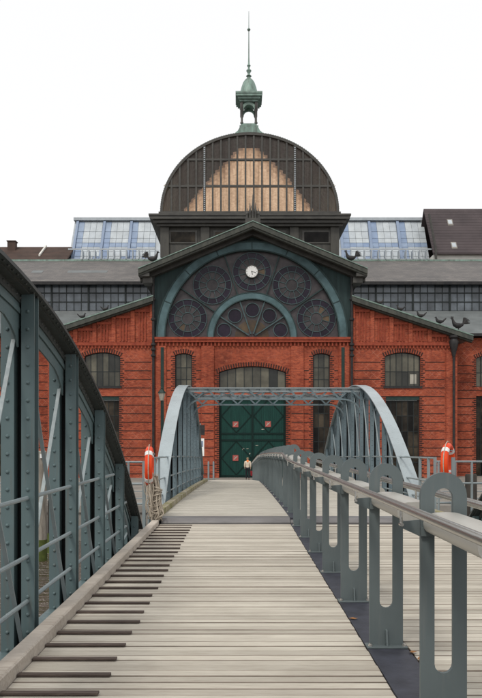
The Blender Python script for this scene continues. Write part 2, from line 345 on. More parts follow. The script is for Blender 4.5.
# ------------------------------------------------------------------ bridges
def parab(c, w, pk, base): return lambda Y: base+pk*(1-((Y-c)/w)**2)
def truss(br, xc, inner, prof, y0, y1, posts, dz, paint, rail_z, rail_y, lowz):
    """riveted bowstring truss; xc = centre line, inner = +1 when the deck lies at larger x"""
    N = 48; pts = [(y0+(y1-y0)*i/N, prof(y0+(y1-y0)*i/N)) for i in range(N+1)]
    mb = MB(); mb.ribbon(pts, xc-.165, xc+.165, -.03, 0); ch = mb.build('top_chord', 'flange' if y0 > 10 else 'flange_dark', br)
    mb = MB(); mb.ribbon(pts, xc-.011, xc+.011, -.18, -.031); mb.build('chord_web', paint, ch)
    mb = MB(); mb.ribbon(pts, xc-.007, xc+.007, -.31, -.1805); mb.build('chord_web', paint, ch)
    for sx in (-1, 1):
        lo, hi = sorted((xc+sx*.0115, xc+sx*.0245)); l2, h2 = sorted((xc+sx*.025, xc+sx*.10)); l3, h3 = sorted((xc+sx*.0115, xc+sx*.0215))
        mb = MB(); mb.ribbon(pts, lo, hi, -.115, -.0305); mb.build('chord_angle', paint if y0 > 10 else 'flange_dark', ch)  # near angles coloured dark for the shade under the flange
        mb = MB(); mb.ribbon(pts, l2, h2, -.044, -.0305); mb.build('chord_angle', paint if y0 > 10 else 'flange_dark', ch)
        mb = MB(); mb.ribbon(pts, l3, h3, -.20, -.155); mb.build('chord_splice', paint, ch)
    rv = MB(); Y = max(y0, 3.2)+.1
    while Y < y1-.1:
        dY = .11
        t = Vector((0, dY, prof(Y+dY)-prof(Y))).normalized(); nn = Vector((0, -t.z, t.y))
        c = Vector((0, Y, prof(Y)))-nn*.078
        rv.rivet((xc+inner*.0245, c.y, c.z), (inner, 0, 0), .015)
        c = Vector((0, Y, prof(Y)))-nn*.03
        rv.rivet((xc+inner*.135, c.y, c.z), -nn, .014)
        Y += dY*t.y
    rv.build('rivets', paint if y0 > 10 else 'flange_dark', ch, True, kind='stuff')
    prev = None
    for Y in posts:
        top = prof(Y)-.035; near = Y < 13.5
        if top < lowz(Y)+.25: prev = None; continue
        b = lowz(Y)-.45
        mb = MB()
        for sx in (-1, 1):
            e = xc+sx*.138; i_ = xc+sx*.030
            mb.box(min(e, i_), max(e, i_), Y-.065, Y-.053, b, top)
            mb.box(min(e, i_), max(e, i_), Y+.053, Y+.065, b, top)
            mb.box(min(i_, i_+sx*.012), max(i_, i_+sx*.012), Y-.0525, Y+.0525, b, top)
        po = mb.build('truss_post', paint, br)
        mb = MB(); mb.box(xc-.0295, xc+.0295, Y+.03, Y+.0525, b, top); mb.build('gap_shade_web', 'black', po)  # black colour stands in for deep shade in the post gap
        rv = MB(); z = b+.12; r = .0165 if near else .015
        while z < top-.06:
            for sx in (-1, 1): rv.rivet((xc+sx*.084, Y-.065, z), (0, -1, 0), r)
            z += .147
        rv.build('rivets', paint, po, True, kind='stuff')
        if prev is not None:
            mb = MB(); mb.beam((xc+.035, prev, prof(prev)-.30), (xc+.035, Y, lowz(Y)-.25), .012, .034, (1, 0, 0)); mb.build('diagonal', 'pipe', br)
            mb = MB(); mb.beam((xc-.035, Y, prof(Y)-.30), (xc-.035, prev, lowz(prev)-.25), .012, .034, (1, 0, 0)); mb.build('diagonal', 'pipe', br)
            for yy0, dd in ((Y-.066, -1), (prev+.066, 1)):
                mb = MB(); mb.prismx([(yy0, prof(yy0)-.29), (yy0+dd*.4, prof(yy0+dd*.4)-.30), (yy0+dd*.2, prof(yy0+dd*.2)-.35), (yy0+dd*.07, prof(yy0+dd*.07)-.41), (yy0, prof(yy0)-.48)], xc-.0085, xc+.0085)
                mb.build('gusset', paint, br)
        prev = Y
    mb = MB(); yy = [y0+(y1-y0)*i/16 for i in range(17)]
    for sx in (-1, 1): mb.ribbon([(y, lowz(y)-.2) for y in yy], xc+sx*.1-.05, xc+sx*.1+.05, -.5, 0)
    mb.build('bottom_chord', paint, br)
    for z in rail_z:
        ex = [y for y in (rail_y[0]+(rail_y[1]-rail_y[0])*i/14 for i in range(15)) if prof(y) > lowz(y)+z+.02 or y > 13.6]
        if len(ex) < 2: continue
        mb = MB(); mb.tube([(xc+inner*.078, y, lowz(y)+z) for y in ex], .0185, 8); mb.build('guard_pipe', 'pipe', br, True)

near = thing('footbridge', (RX, 4.4, WATER), 'grey riveted footbridge with dark grip battens across its bleached plank deck', 'bridge', 'linked footbridges')
XL, XR = -1.825, 4.025
nprof = parab(4.4, 8.1, 2.9, 0); zero = lambda Y: 0
nposts = [6.0+1.51*k for k in range(-6, 5)]
truss(near, XL, 1, nprof, -3.6, 12.45, nposts, 0, 'steel', (1.07, .59, .22), (-3, 12.2), zero)
truss(near, XR, -1, nprof, -3.6, 12.45, nposts, 0, 'steel', (1.07, .59, .22), (-3, 12.2), zero)
mb = MB(); mb.box(-1.59, 3.79, -3.7, 13.3, -.42, -.056); mb.build('deck_base', 'black', near)
# kerb timbers
for x0, x1 in ((-1.585, -1.455), (3.655, 3.785)):
    y = 2.4
    while y < 12.9:
        e = min(y+3.6, 13.1); mb = MB(); mb.box(x0, x1, y, e-.012, -.05, .095); mb.build('kerb_beam', 'kerb', near, bevel=.012); y = e
# deck boards
def board_mesh(length, wd, th, name):
    mb = MB(); mb.box(-length/2, length/2, -wd/2, wd/2, -th, 0); me = mb.mesh('board', (0, 0, 0), bevel=.003); me.materials.append(M['board_edge'])
    for p in me.polygons:
        if p.normal.z < .9: p.material_index = 1
    return me
PITCH = .115
bml = board_mesh(2.40, PITCH-.009, .05, 'l'); bmr = board_mesh(2.40, PITCH-.009, .05, 'r')
y = 2.6; k = 0
while y < 13.22:
    for me, xc in ((bml, -.25), (bmr, 2.465)):
        inst('deck_board', me, (xc+random.uniform(-.002, .002), y, random.uniform(-.006, .003)), near, (random.uniform(-.012, .012), 0, random.uniform(-.0012, .0012)))
    y += PITCH
# raised grip battens on the left side
y = 3.0; k = 0
while y < 13.1:
    L = .60+random.uniform(-.012, .012)
    mb = MB(); mb.box(-1.45, -1.45+L, y-.024, y+.024, .003, .019); o = mb.build('grip_batten', 'batten', near, bevel=.002)
    o.rotation_euler.z = random.uniform(-.004, .004); y += .345
mb = MB(); mb.box(.953, 1.247, 2.5, 13.25, -.05, .006); mb.build('rail_strip', 'plastic_dark', near)

far = thing('footbridge', (RX, 25, WATER), 'grey bowstring footbridge with a lattice portal overhead in front of the brick hall', 'bridge', 'linked footbridges')
fprof = parab(25, 9.15, 3.52, -.10)
fposts = [25+1.82*k for k in range(-5, 6)]
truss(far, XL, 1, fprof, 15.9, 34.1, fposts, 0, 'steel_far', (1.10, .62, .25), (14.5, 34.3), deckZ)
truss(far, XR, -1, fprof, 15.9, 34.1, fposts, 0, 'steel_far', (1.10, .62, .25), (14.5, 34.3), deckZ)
for x in (XL+.078, XR-.078):
    for y in (14.5, 15.0, 15.7):
        mb = MB(); mb.box(x-.025, x+.025, y-.03, y+.03, deckZ(y)-.3, deckZ(y)+1.12); mb.build('rail_post', 'pipe', far)
mb = MB(); N = 20; yy = [13.35+(34.24-13.35)*i/N for i in range(N+1)]
mb.ribbon([(y, deckZ(y)) for y in yy], -1.63, 3.83, -.40, -.056); mb.build('deck_base', 'black', far)
for xa, xb in ((DX0, .95), (1.25, DX1)):
    mb = MB(); y = 13.72
    while y < 34.2:
        z = deckZ(y); sl_ = (deckZ(y+.05)-deckZ(y-.05))/.1; hw = .053; jz = random.uniform(-.003, .002)
        mb.hexa([(xa, y-hw, z-.05), (xb, y-hw, z-.05), (xb, y+hw, z-.05), (xa, y+hw, z-.05), (xa, y-hw, z+jz-sl_*hw), (xb, y-hw, z+jz-sl_*hw), (xb, y+hw, z+jz+sl_*hw), (xa, y+hw, z+jz+sl_*hw)])
        y += PITCH
    mb.build('deck_boards', 'board_far', far, kind='stuff')
for x0, x1 in ((-1.62, -1.475), (3.675, 3.82)):
    mb = MB(); mb.ribbon([(y, deckZ(y)) for y in yy[:]], x0, x1, -.05, .11); mb.build('kerb_beam', 'kerb_moss', far)
mb = MB(); mb.ribbon([(y, deckZ(y)) for y in yy], .953, 1.247, -.05, .007); mb.build('rail_strip', 'plastic_dark', far)
# steel threshold between the two bridges
tp = MB(); tp.prismx([(13.30, -.05), (13.30, .03), (13.38, .105), (13.66, .109), (13.66, -.04)], -1.44, .95); tp.prismx([(13.30, -.05), (13.30, .03), (13.38, .105), (13.66, .109), (13.66, -.04)], 1.25, 3.64)
tp.prismx([(13.30, -.05), (13.30, .03), (13.38, .1), (13.66, .1), (13.66, -.04)], .955, 1.245)
tp.build('threshold_plate', 'threshold', far, bevel=.006)
# portal frames
def portal(Y):
    zt = fprof(Y)-.06; zb = zt-.36; xa = XL+.13; xb = XR-.13
    mb = MB(); mb.box(xa-.1, xb+.1, Y-.09, Y+.09, zt-.016, zt+.012); mb.box(xa-.1, xb+.1, Y-.02, Y-.008, zt-.13, zt-.0165)
    top = mb.build('portal_top', 'flange', far)
    mb = MB(); pts = []
    for i in range(9): a = math.pi/2*i/8; pts.append((xa+.55-.55*math.sin(math.pi/2-a), zb-.45+.45*math.sin(a)))
    pts2 = [(xb-(x-xa), z) for x, z in reversed(pts)]
    full = pts+pts2
    for (x0, z0), (x1, z1) in zip(full, full[1:]): mb.beam((x0, Y, z0), (x1, Y, z1), .10, .05, (0, 0, 1) if abs(x1-x0) > .02 else (1, 0, 0))
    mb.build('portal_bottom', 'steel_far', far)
    L = xb-xa; nn = 17; dx = L/nn
    for i in range(nn):
        x0 = xa+dx*i; z0, z1 = (zb+.02, zt-.03) if i % 2 else (zt-.03, zb+.02)
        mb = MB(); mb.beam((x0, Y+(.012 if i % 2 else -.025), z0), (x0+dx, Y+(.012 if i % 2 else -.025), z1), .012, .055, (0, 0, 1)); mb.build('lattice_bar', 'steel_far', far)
    rv = MB()
    for i in range(nn+1):
        for dz in (-.03,):
            for q in (-.05, 0, .05): rv.rivet((xa+dx*i+q, Y-.0205, zt-.055), (0, -1, 0), .017)
    rv.build('rivets', 'steel_far', top, True, kind='stuff')
Y1, Y2 = 25-1.82, 25+1.82
portal(Y1); portal(Y2)
xa = XL+.13; xb = XR-.13; nn = 6; dx = (xb-xa)/nn
for i in range(nn):
    for a, b in ((Y1, Y2), (Y2, Y1)):
        mb = MB(); zz = fprof(Y1)-.13-(.05 if a == Y1 else 0); mb.beam((xa+dx*i, a, zz), (xa+dx*(i+1), b, zz), .06, .03); mb.build('wind_brace', 'steel_far', far)

# support between the bridges, standing in the water
mb = MB(); mb.box(-2.6, 4.9, 12.7, 14.1, -1.0, -.45)
for x in (-2.1, 1.1, 4.3): mb.lathe([(.45, WATER-3+1.0), (.45, 0)], (x, 13.4, -1.0), 16)
tag(mb.build('bridge_pier', 'concrete'), 'concrete pier beam on round columns under the joint of the two footbridges', 'pier')
mb = MB(); mb.box(-2.4, 4.5, 34.26, 34.6, WATER-2, -.47); tag(mb.build('bridge_abutment', 'concrete'), 'concrete abutment under the shore end of the bowstring footbridge', 'abutment')

# ------------------------------------------------------------------ middle railing with slotted loop plates
rail = thing('loop_railing', (RX, 28, 0), 'long middle railing of slotted grey loop plates with steel handrails dividing the bridge deck', 'railing')
def plate_mesh():
    bm = bmesh.new(); w, h, sw, sb, st, t = .25, 1.37, .098, .29, 1.285, .022
    ro, ri = w/2, sw/2; n = 12
    outer = [(-ro, .012)]+[(-ro, sb+(h-ro-sb)*i/4) for i in range(0, 4)]+[(ro*math.cos(math.pi-math.pi*i/n), h-ro+ro*math.sin(math.pi*i/n)) for i in range(n+1)]+[(ro, sb+(h-ro-sb)*i/4) for i in range(3, -1, -1)]+[(ro, .012)]
    zt = st-ri; zb = sb+ri
    inner = [(-ri, zb)]+[(-ri, zb+(zt-zb)*i/4) for i in range(0, 4)]+[(ri*math.cos(math.pi-math.pi*i/n), zt+ri*math.sin(math.pi*i/n)) for i in range(n+1)]+[(ri, zb+(zt-zb)*i/4) for i in range(3, -1, -1)]+[(ri, zb)]
    assert len(outer) == len(inner)
    def V(p, y): return bm.verts.new((p[0], y, p[1]))
    rings = {}
    for y in (-t/2, t/2): rings[y] = ([V(p, y) for p in outer], [V(p, y) for p in inner])
    lows = {}
    m = 8; low = [(ri*math.cos(math.pi+math.pi*i/m), zb+ri*math.sin(math.pi+math.pi*i/m)) for i in range(1, m)]
    for y, (o, i_) in rings.items():
        for a in range(len(o)-1): bm.faces.new([o[a], o[a+1], i_[a+1], i_[a]])
        lv = [V(p, y) for p in low]; lows[y] = [i_[0]]+lv+[i_[-1]]
        base = [V((-ro+w*i/m, .012), y) if 0 < i < m else (o[0] if i == 0 else o[-1]) for i in range(m+1)]
        for a in range(m): bm.faces.new([base[a], base[a+1], lows[y][a+1], lows[y][a]])
    a_, b_ = rings[-t/2], rings[t/2]
    for q in range(len(outer)-1):
        bm.faces.new([a_[0][q], a_[0][q+1], b_[0][q+1], b_[0][q]]); bm.faces.new([a_[1][q], a_[1][q+1], b_[1][q+1], b_[1][q]])
    for q in range(m): bm.faces.new([lows[-t/2][q], lows[-t/2][q+1], lows[t/2][q+1], lows[t/2][q]])
    bmesh.ops.recalc_face_normals(bm, faces=bm.faces)
    me = bpy.data.meshes.new('plate'); bm.to_mesh(me); bm.free(); me.materials.append(M['plate']); return me
pm_ = plate_mesh()
mb = MB(); mb.box(-.15, .15, -.07, .05, 0, .014); basem = mb.mesh('plate', (0, 0, 0), bevel=.003)
mb = MB(); mb.prismx([(-.0115, .0145), (-.055, .0145), (-.03, .12), (-.0115, .13)], -.007, .007); finm = mb.mesh('plate', (0, 0, 0))
mb = MB(); mb.lathe([(.016, .014), (.016, .026), (.010, .026), (.010, .036)], (0, 0, 0), 6); nutm = mb.mesh('bolt', (0, 0, 0))
brms = []
for q in range(3):
    mb = MB()
    if q == 0: mb.prism([(-.235, 1.075), (-.126, 1.025), (-.126, 1.115), (-.235, 1.105)], -.004, .004)
    elif q == 1: mb.prism([(.126, 1.025), (.235, 1.075), (.235, 1.105), (.126, 1.115)], -.004, .004)
    else: mb.box(-.1255, .1255, -.034, -.0125, 1.03, 1.075)
    brms.append(mb.mesh('plate', (0, 0, 0)))
stms = []
for q in (-1, 1):
    mb = MB(); mb.tube([(q*.226, 0, 1.088), (q*.226, 0, 1.165)], .009, 6); mb.tube([(q*.226, -.02, 1.09), (q*.226, .02, 1.09)], .011, 8)
    stms.append(mb.mesh('stain', (0, 0, 0), True))
PY = [3.88+1.51*k-1.51 for k in range(0, 34)]
def railZ(Y):
    if Y < 13.2: return .006
    if Y < 13.7: return .108
    return deckZ(Y)+.008
for Y in PY:
    z = railZ(Y)
    p = inst('railing_post', pm_, (RX, Y, z), rail)
    inst('base_plate', basem, (RX, Y, z), p); inst('fin', finm, (RX, Y, z), p); [inst('bracket', q, (RX, Y, z), p) for q in brms]; [inst('handrail_stem', q, (RX, Y, z), p) for q in stms]
    if Y < 30:
        for s in (-.125, .125): inst('nut', nutm, (RX+s, Y-.045, z), p)
for s in (-1, 1):
    mb = MB(); mb.tube([(RX+s*.226, Y, railZ(Y)+1.185) for Y in PY], .0235, 14); mb.build('handrail', 'stain', rail, True)
for a, b in zip(PY, PY[1:]):
    mb = MB(); n = 20; A = []; ya, yb = b-.92, b-.04
    for Y, z in ((ya, railZ(a)*.6+railZ(b)*.4), (yb, railZ(b))):
        for k in range(n):
            t = 2*math.pi*k/n; cx, sz = math.cos(t), math.sin(t)
            A.append((RX+.118*math.copysign(abs(cx)**.7, cx), Y, z+1.098+.062*math.copysign(abs(sz)**.8, sz)))
    mb.add(A, [(k, (k+1) % n, n+(k+1) % n, n+k) for k in range(n)]+[tuple(range(n)), tuple(range(2*n-1, n-1, -1))])
    mb.build('cover_tube', 'alu', rail, True)

for k, (x, y) in enumerate(((1.272, 5.05), (1.285, 4.86), (1.262, 5.22), (1.30, 4.70), (1.268, 6.55), (.985, 6.2))):
    mb = MB(); a = random.uniform(0, 6); L, W = .042, .022; c, s_ = math.cos(a), math.sin(a); z = .011
    pt = [(-L, 0, 0), (-L*.3, -W, .006), (L*.5, -W*.7, .004), (L, 0, .012), (L*.5, W*.7, .004), (-L*.3, W, .008), (0, 0, -.002)]
    mb.add([(x+p*c-q*s_, y+p*s_+q*c, z+h) for p, q, h in pt], [(0, 1, 6), (1, 2, 6), (2, 3, 6), (3, 4, 6), (4, 5, 6), (5, 0, 6)])
    tag(mb.build('fallen_leaf', 'leaf'), 'small brown fallen leaf lying by the foot of the loop railing', 'leaf', 'fallen leaves by the loop railing')
# ------------------------------------------------------------------ joint: side railings, lifebuoys, rope, piles
def side_railing(x0, x1, Y, zt, label, nposts, extra=()):
    t = thing('guard_railing', ((x0+x1)/2, Y, -.5), label, 'railing')
    for i in range(nposts):
        x = x0+(x1-x0)*i/(nposts-1)
        mb = MB(); mb.tube([(x, Y, -.5), (x, Y, zt)], .024, 8); mb.build('post', 'pipe', t, True)
    for z in (zt, zt-.42, zt-.8)[:3]:
        mb = MB(); mb.tube([(x0-.04, Y, z), (x1+.04, Y, z)], .02, 8); mb.build('pipe', 'pipe', t, True)
    return t
side_railing(3.88, 4.85, 14.0, 1.13, 'short grey pipe railing beside the lifebuoy that hangs outside the middle railing', 4)
side_railing(-2.50, -1.72, 13.75, 1.13, 'short grey pipe railing behind the lifebuoy with the tangled rope', 3)
def lifebuoy(name, loc, rz, tilt, label):
    t = thing(name, loc, label, 'lifebuoy', 'orange lifebuoys at the bridge joint'); Rr, r = .31, .068
    def tor(a0, a1, rr, n):
        m_ = MB(); k = 10; vs = []
        for i in range(n+1):
            a = a0+(a1-a0)*i/n; c, s = math.cos(a), math.sin(a)
            vs += [(loc[0]+(Rr+rr*math.cos(2*math.pi*j/k))*c, loc[1]+rr*1.05*math.sin(2*math.pi*j/k), loc[2]+(Rr+rr*math.cos(2*math.pi*j/k))*s) for j in range(k)]
        m_.add(vs, [(i*k+j, i*k+(j+1) % k, (i+1)*k+(j+1) % k, (i+1)*k+j) for i in range(n) for j in range(k)]+[tuple(range(k)), tuple(n*k+j for j in range(k))]); return m_
    tor(0, 2*math.pi, r, 40).build('ring', 'orange', t, True)
    for q in range(4):
        a = math.pi/4+q*math.pi/2; tor(a-.13, a+.13, r+.004, 6).build('band', 'reflect', t, True)
    m_ = MB(); pts = []
    for i in range(41):
        a = 2*math.pi*i/40; f = Rr+r+.006+.02*abs(math.sin(2*(a-math.pi/4))); pts.append((loc[0]+f*math.cos(a), loc[1], loc[2]+f*math.sin(a)))
    m_.tube(pts, .009, 5, False); m_.build('grab_line', 'rope', t, True)
    t.rotation_euler = (0, tilt, rz); return t
LBL = (-1.66, 13.35, 1.06)
lifebuoy('lifebuoy', LBL, R(94), R(0), 'orange lifebuoy above the hanging tangle of pale rope at the bowstring bridge')
LBR = (3.98, 13.72, 1.12)
lifebuoy('lifebuoy', LBR, R(62), R(0), 'orange lifebuoy beyond the loop railing without any rope bundle below it')
for (x, y, z), lab in ((LBL, 'grey post carrying the lifebuoy with the rope tangle'), (LBR, 'grey post carrying the lifebuoy without rope bundle')):
    s = -1 if x < 0 else 1
    t = thing('lifebuoy_post', (x+s*.1, y, -.46), lab, 'post')
    mb = MB(); mb.box(x+s*.1-.03, x+s*.1+.03, y-.03, y+.03, -.46, z+.1); mb.build('upright', 'pipe', t)
    mb = MB(); mb.box(x-.045, x+.1, y-.05, y+.02, z-.30, z-.262); mb.box(x-.045, x+.1, y-.03, y+.03, z+.215, z+.24); mb.build('hook', 'pipe', t)
rnd = random.Random(3)
rp = MB()
for q in range(40):
    x0 = LBL[0]+.06+rnd.gauss(0, .04); y0 = LBL[1]-.1+rnd.gauss(0, .05); zt = LBL[2]-.12+rnd.gauss(-.12, .1); zb = max(.05, rnd.gauss(.14, .09))
    wd = rnd.uniform(.03, .12); pts = []; ph = rnd.uniform(0, 6); sh = rnd.uniform(.02, .15)
    for i in range(19):
        u = i/18; s = math.sin(math.pi*u)
        pts.append((x0+wd*(2*u-1)*(.4+s)+sh*s+.035*math.sin(11*u+ph)+.02*math.sin(23*u+2*ph), y0+.05*math.cos(7*u+ph)+.04*(2*u-1), zt-(zt-zb)*(s**.8)+.03*math.sin(13*u+ph)*s))
    rp.tube(pts, rnd.choice((.0075, .009, .011)), 5)
for q in range(5):
    z = .38+.07*q; rp.tube([(LBL[0]+.1+.11*math.cos(a)+.02*q*.5, LBL[1]-.1+.10*math.sin(a), z+.04*math.sin(a+q)) for a in [2*math.pi*i/16 for i in range(17)]], .009, 5)
tag(rp.build('rope', 'rope', None, True), 'tangled bundle of pale rope hanging below the lifebuoy down to the kerb timber', 'rope')
def pile(x, Y, zt, r, mat, label, algae=True, light=False):
    t = thing('mooring_pile', (x, Y, WATER-2), label, 'pile')
    mb = MB(); mb.lathe([(r, 0), (r*.98, (zt-WATER+2)*.5), (r*.93, zt-WATER+1.97), (r*.8, zt-WATER+2)], (x, Y, WATER-2), 18); mb.build('trunk', mat, t, True)
    if algae: mb = MB(); mb.lathe([(r*1.03, 0), (r*1.045, .5), (r*1.0, .95)], (x, Y, WATER-.1), 18); mb.build('algae_collar', 'mulch', t, True)
    if light: mb = MB(); mb.box(x+r*.15, x+r*.62, Y-r-.05, Y-r*.5, zt-.28, zt-.12); mb.build('marker_plate', 'white', t)
pile(PX(41, 29), 29, PZ(451, 29), .24, 'pile', 'weathered grey timber pile with a white marker plate standing in the water', True, True)
pile(PX(471, 17.5), 17.5, PZ(474, 17.5), .15, 'pile_dark', 'dark tarred pile beyond the lifebuoy without rope bundle', False)
pile(PX(52, 31), 31, PZ(500, 31), .2, 'pile_dark', 'low dark pile beside the weathered grey one in the water')

# ------------------------------------------------------------------ the market hall
FY = 61.0; CX = PX(252.5, FY)
def fx(x): return PX(x, FY)
def fz(y): return PZ(y, FY)
def mir(x): return 505.0-x
hall = thing('market_hall', (CX, FY, GROUND), 'red brick market hall with a big lunette, clock and glazed dome', 'building')
def wall(mb, x0, x1, zb, ztop, ops, y0, y1, sub=8):
    cuts = {x0, x1}
    for (a, b, z0, z1, rise) in ops:
        for i in range(sub+1): cuts.add(a+(b-a)*i/sub)
    cuts = sorted(c for c in cuts if x0-1e-6 <= c <= x1+1e-6)
    for a, b in zip(cuts, cuts[1:]):
        if b-a < 1e-5: continue
        m = (a+b)/2; za, zb_ = zb, zb
        for (p, q, z0, z1, rise) in sorted([o for o in ops if o[0] < m < o[1]], key=lambda o: o[2]):
            if z0 > za+1e-4: mb.slab(a, b, y0, y1, za, zb_, z0, z0)
            f = lambda x: z1+rise*(1-((x-(p+q)/2)/((q-p)/2))**2)
            za, zb_ = f(a), f(b)
        mb.slab(a, b, y0, y1, za, zb_, ztop(a), ztop(b))
teeth = MB(); arcs = MB()
def window(par, x0, x1, z0, z1, rise, cols, rows, Y, pmat='pane', fmat='iron_frame', bar=.05, name='window'):
    fr = MB(); xc, hw = (x0+x1)/2, (x1-x0)/2
    top = lambda x: z1+rise*(1-((x-xc)/hw)**2)
    fr.box(x0, x1, Y-.03, Y+.05, z0, z0+bar*1.6)
    for s in range(12 if rise else 1):
        k = 12 if rise else 1; a = x0+(x1-x0)*s/k; b = x0+(x1-x0)*(s+1)/k
        fr.slab(a, b, Y-.03, Y+.05, top(a)-bar*1.6, top(b)-bar*1.6, top(a), top(b))
    xs = [x0+(x1-x0)*i/cols for i in range(cols+1)]
    for i, x in enumerate(xs):
        h = bar*.9 if i in (0, cols) else bar*.5; xm = min(max(x, x0+h), x1-h)
        fr.slab(xm-h, xm+h, Y-.04, Y+.04, z0+.01, z0+.01, top(xm-h)-.02, top(xm+h)-.02)
    zs = [z0+(z1-z0)*r_ for r_ in rows]
    for z in zs[1:-1]: fr.box(x0+.01, x1-.01, Y-.033, Y+.033, z-bar*.5, z+bar*.5)
    w_ = fr.build(name, fmat, par)
    for i in range(cols):
        a, b = xs[i], xs[i+1]
        for j in range(len(zs)-1):
            lo = zs[j]; last = j == len(zs)-2
            pb = MB(); ha, hb = (top(a)-.01, top(b)-.01) if last else (zs[j+1], zs[j+1])
            pb.slab(a, b, Y-.004, Y+.006, lo, lo, max(ha, lo+.01), max(hb, lo+.01)); pb.build('pane', pmat, w_)
    return w_
def tooth(x, z0, z1, side, Y, step=.36, depth=.05):
    z = z0; k = 0
    while z < z1-.1:
        L = .20 if k % 2 else .34
        teeth.box(min(x, x+side*L), max(x, x+side*L), Y-.022, Y+.05, z+.02, z+.105); z += step*.5; k += 1
def arch_ring(x0, x1, z1, rise, Y, nv=22):
    xc, hw = (x0+x1)/2, (x1-x0)/2
    Rr = (hw*hw+rise*rise)/(2*rise); zc = z1+rise-Rr; A = math.asin(min(1, hw/Rr))
    for i in range(nv):
        a = math.pi/2+A*1.08-2*A*1.08*(i+.22)/nv; b = math.pi/2+A*1.08-2*A*1.08*(i+.72)/nv
        arcs.prism([(xc+Rr*math.cos(a), zc+Rr*math.sin(a)), (xc+(Rr+.34)*math.cos(a), zc+(Rr+.34)*math.sin(a)), (xc+(Rr+.34)*math.cos(b), zc+(Rr+.34)*math.sin(b)), (xc+Rr*math.cos(b), zc+Rr*math.sin(b))], Y-.028, Y+.05)

CL, CR = fx(154), fx(351); ZL = fz(338)
ops = []
def op(xa, xb, yt, yb, rise_px): return (fx(xa), fx(xb), fz(yb), fz(yt)-rise_px/11.8, rise_px/11.8)
OC = [op(219, 286, 396, 479.2, 0), op(219, 286, 366, 393, 6), op(175, 192, 353, 391, 2.2), op(313, 330, 353, 391, 2.2), op(175, 192, 399, 470, 0), op(313, 330, 399, 470, 0)]
mb = MB(); wall(mb, CL, CR, GROUND-.2, lambda x: ZL, OC, FY, FY+.6); mb.build('wall', 'brick', hall)
RK = lambda x, x0, z0, x1, z1: z0+(z1-z0)*(x-x0)/(x1-x0)
rakeR = lambda x: RK(x, fx(351), fz(300), fx(470), fz(339)); rakeL = lambda x: rakeR(2*CX-x)
WO = [(385, 421, 352, 386.5, 4), (386, 420, 396, 478, 0)]
OR = [op(*o) for o in WO]; OL = [op(mir(b), mir(a), t, bt, r_) for a, b, t, bt, r_ in WO]
mb = MB(); wall(mb, CR+.001, fx(456), GROUND-.2, lambda x: rakeR(x)-.02, OR, FY+.12, FY+.7); mb.build('wall', 'brick_d', hall)
mb = MB(); wall(mb, fx(mir(456)), CL-.001, GROUND-.2, lambda x: rakeL(x)-.02, OL, FY+.12, FY+.7); mb.build('wall', 'brick_d', hall)
# aisle walls set back on both sides
AY = 64.0
def ax(x): return PX(x, AY)
def az(y): return PZ(y, AY)
aisle_ops = {1: [], -1: []}
for s in (1, -1):
    for q in range(6):
        a, b = 476+q*62, 508+q*62
        for (t, bt, r_) in ((354, 387, 4), (396, 476, 0)):
            xa, xb = ax(a), ax(b)
            if s < 0: xa, xb = 2*CX-xb, 2*CX-xa
            aisle_ops[s].append((xa, xb, az(bt), az(t)-r_/11.25, r_/11.25))
xe = fx(456)-.3
mb = MB(); wall(mb, xe, xe+40, GROUND-.2, lambda x: az(338), aisle_ops[1], AY, AY+.6, 4); mb.build('wall', 'brick_d', hall)
mb = MB(); wall(mb, 2*CX-xe-40, 2*CX-xe, GROUND-.2, lambda x: az(338), aisle_ops[-1], AY, AY+.6, 4); mb.build('wall', 'brick_d', hall)
for s in (1, -1):                                   # wing return walls
    x = fx(455) if s > 0 else 2*CX-fx(455)
    mb = MB(); mb.box(min(x, x-s*.5), max(x, x-s*.5), FY+.705, AY+8, GROUND-.2, rakeR(fx(455))-.15); mb.build('wall', 'brick', hall)
# windows of the centre
WYC = FY+.28
for o in (OC[2], OC[3]):
    window(hall, o[0], o[1], o[2], o[3], o[4], 3, (0, .33, .66, 1), WYC); tooth(o[0], o[2], o[3], -1, FY); tooth(o[1], o[2], o[3], 1, FY); arch_ring(o[0], o[1], o[3], o[4], FY, 9)
for o in (OC[4], OC[5]):
    window(hall, o[0], o[1], o[2], o[3], 0, 3, (0, .2, .4, .6, .8, 1), WYC, 'pane_dark'); tooth(o[0], o[2], o[3], -1, FY); tooth(o[1], o[2], o[3], 1, FY)
o = OC[1]; window(hall, o[0], o[1], o[2], o[3], o[4], 8, (0, 1), WYC, 'pane'); arch_ring(o[0], o[1], o[3], o[4], FY, 30); tooth(o[0], o[2], o[3], -1, FY); tooth(o[1], o[2], o[3], 1, FY)
for o in (OR[0], OL[0]):
    w_ = window(hall, o[0], o[1], o[2], o[3], o[4], 6, (0, .5, 1), WYC+.12, 'pane')
    arch_ring(o[0], o[1], o[3], o[4], FY+.12, 17); tooth(o[0], o[2], o[3], -1, FY+.12); tooth(o[1], o[2], o[3], 1, FY+.12)
    mb = MB(); mb.box(o[0]-.12, o[1]+.12, FY+.02, FY+.30, o[2]-.14, o[2]+.01); mb.build('sill', 'ironpipe', hall)
for o in (OR[1], OL[1]):
    window(hall, o[0], o[1], o[2], o[3]-.35, 0, 6, (0, .2, .4, .6, .8, 1), WYC+.12, 'pane_dark')
    tooth(o[0], o[2], o[3], -1, FY+.12); tooth(o[1], o[2], o[3], 1, FY+.12)
    mb = MB(); mb.box(o[0], o[1], FY+.2, FY+.5, o[3]-.33, o[3]-.001); mb.build('lintel', 'greenpole', hall)
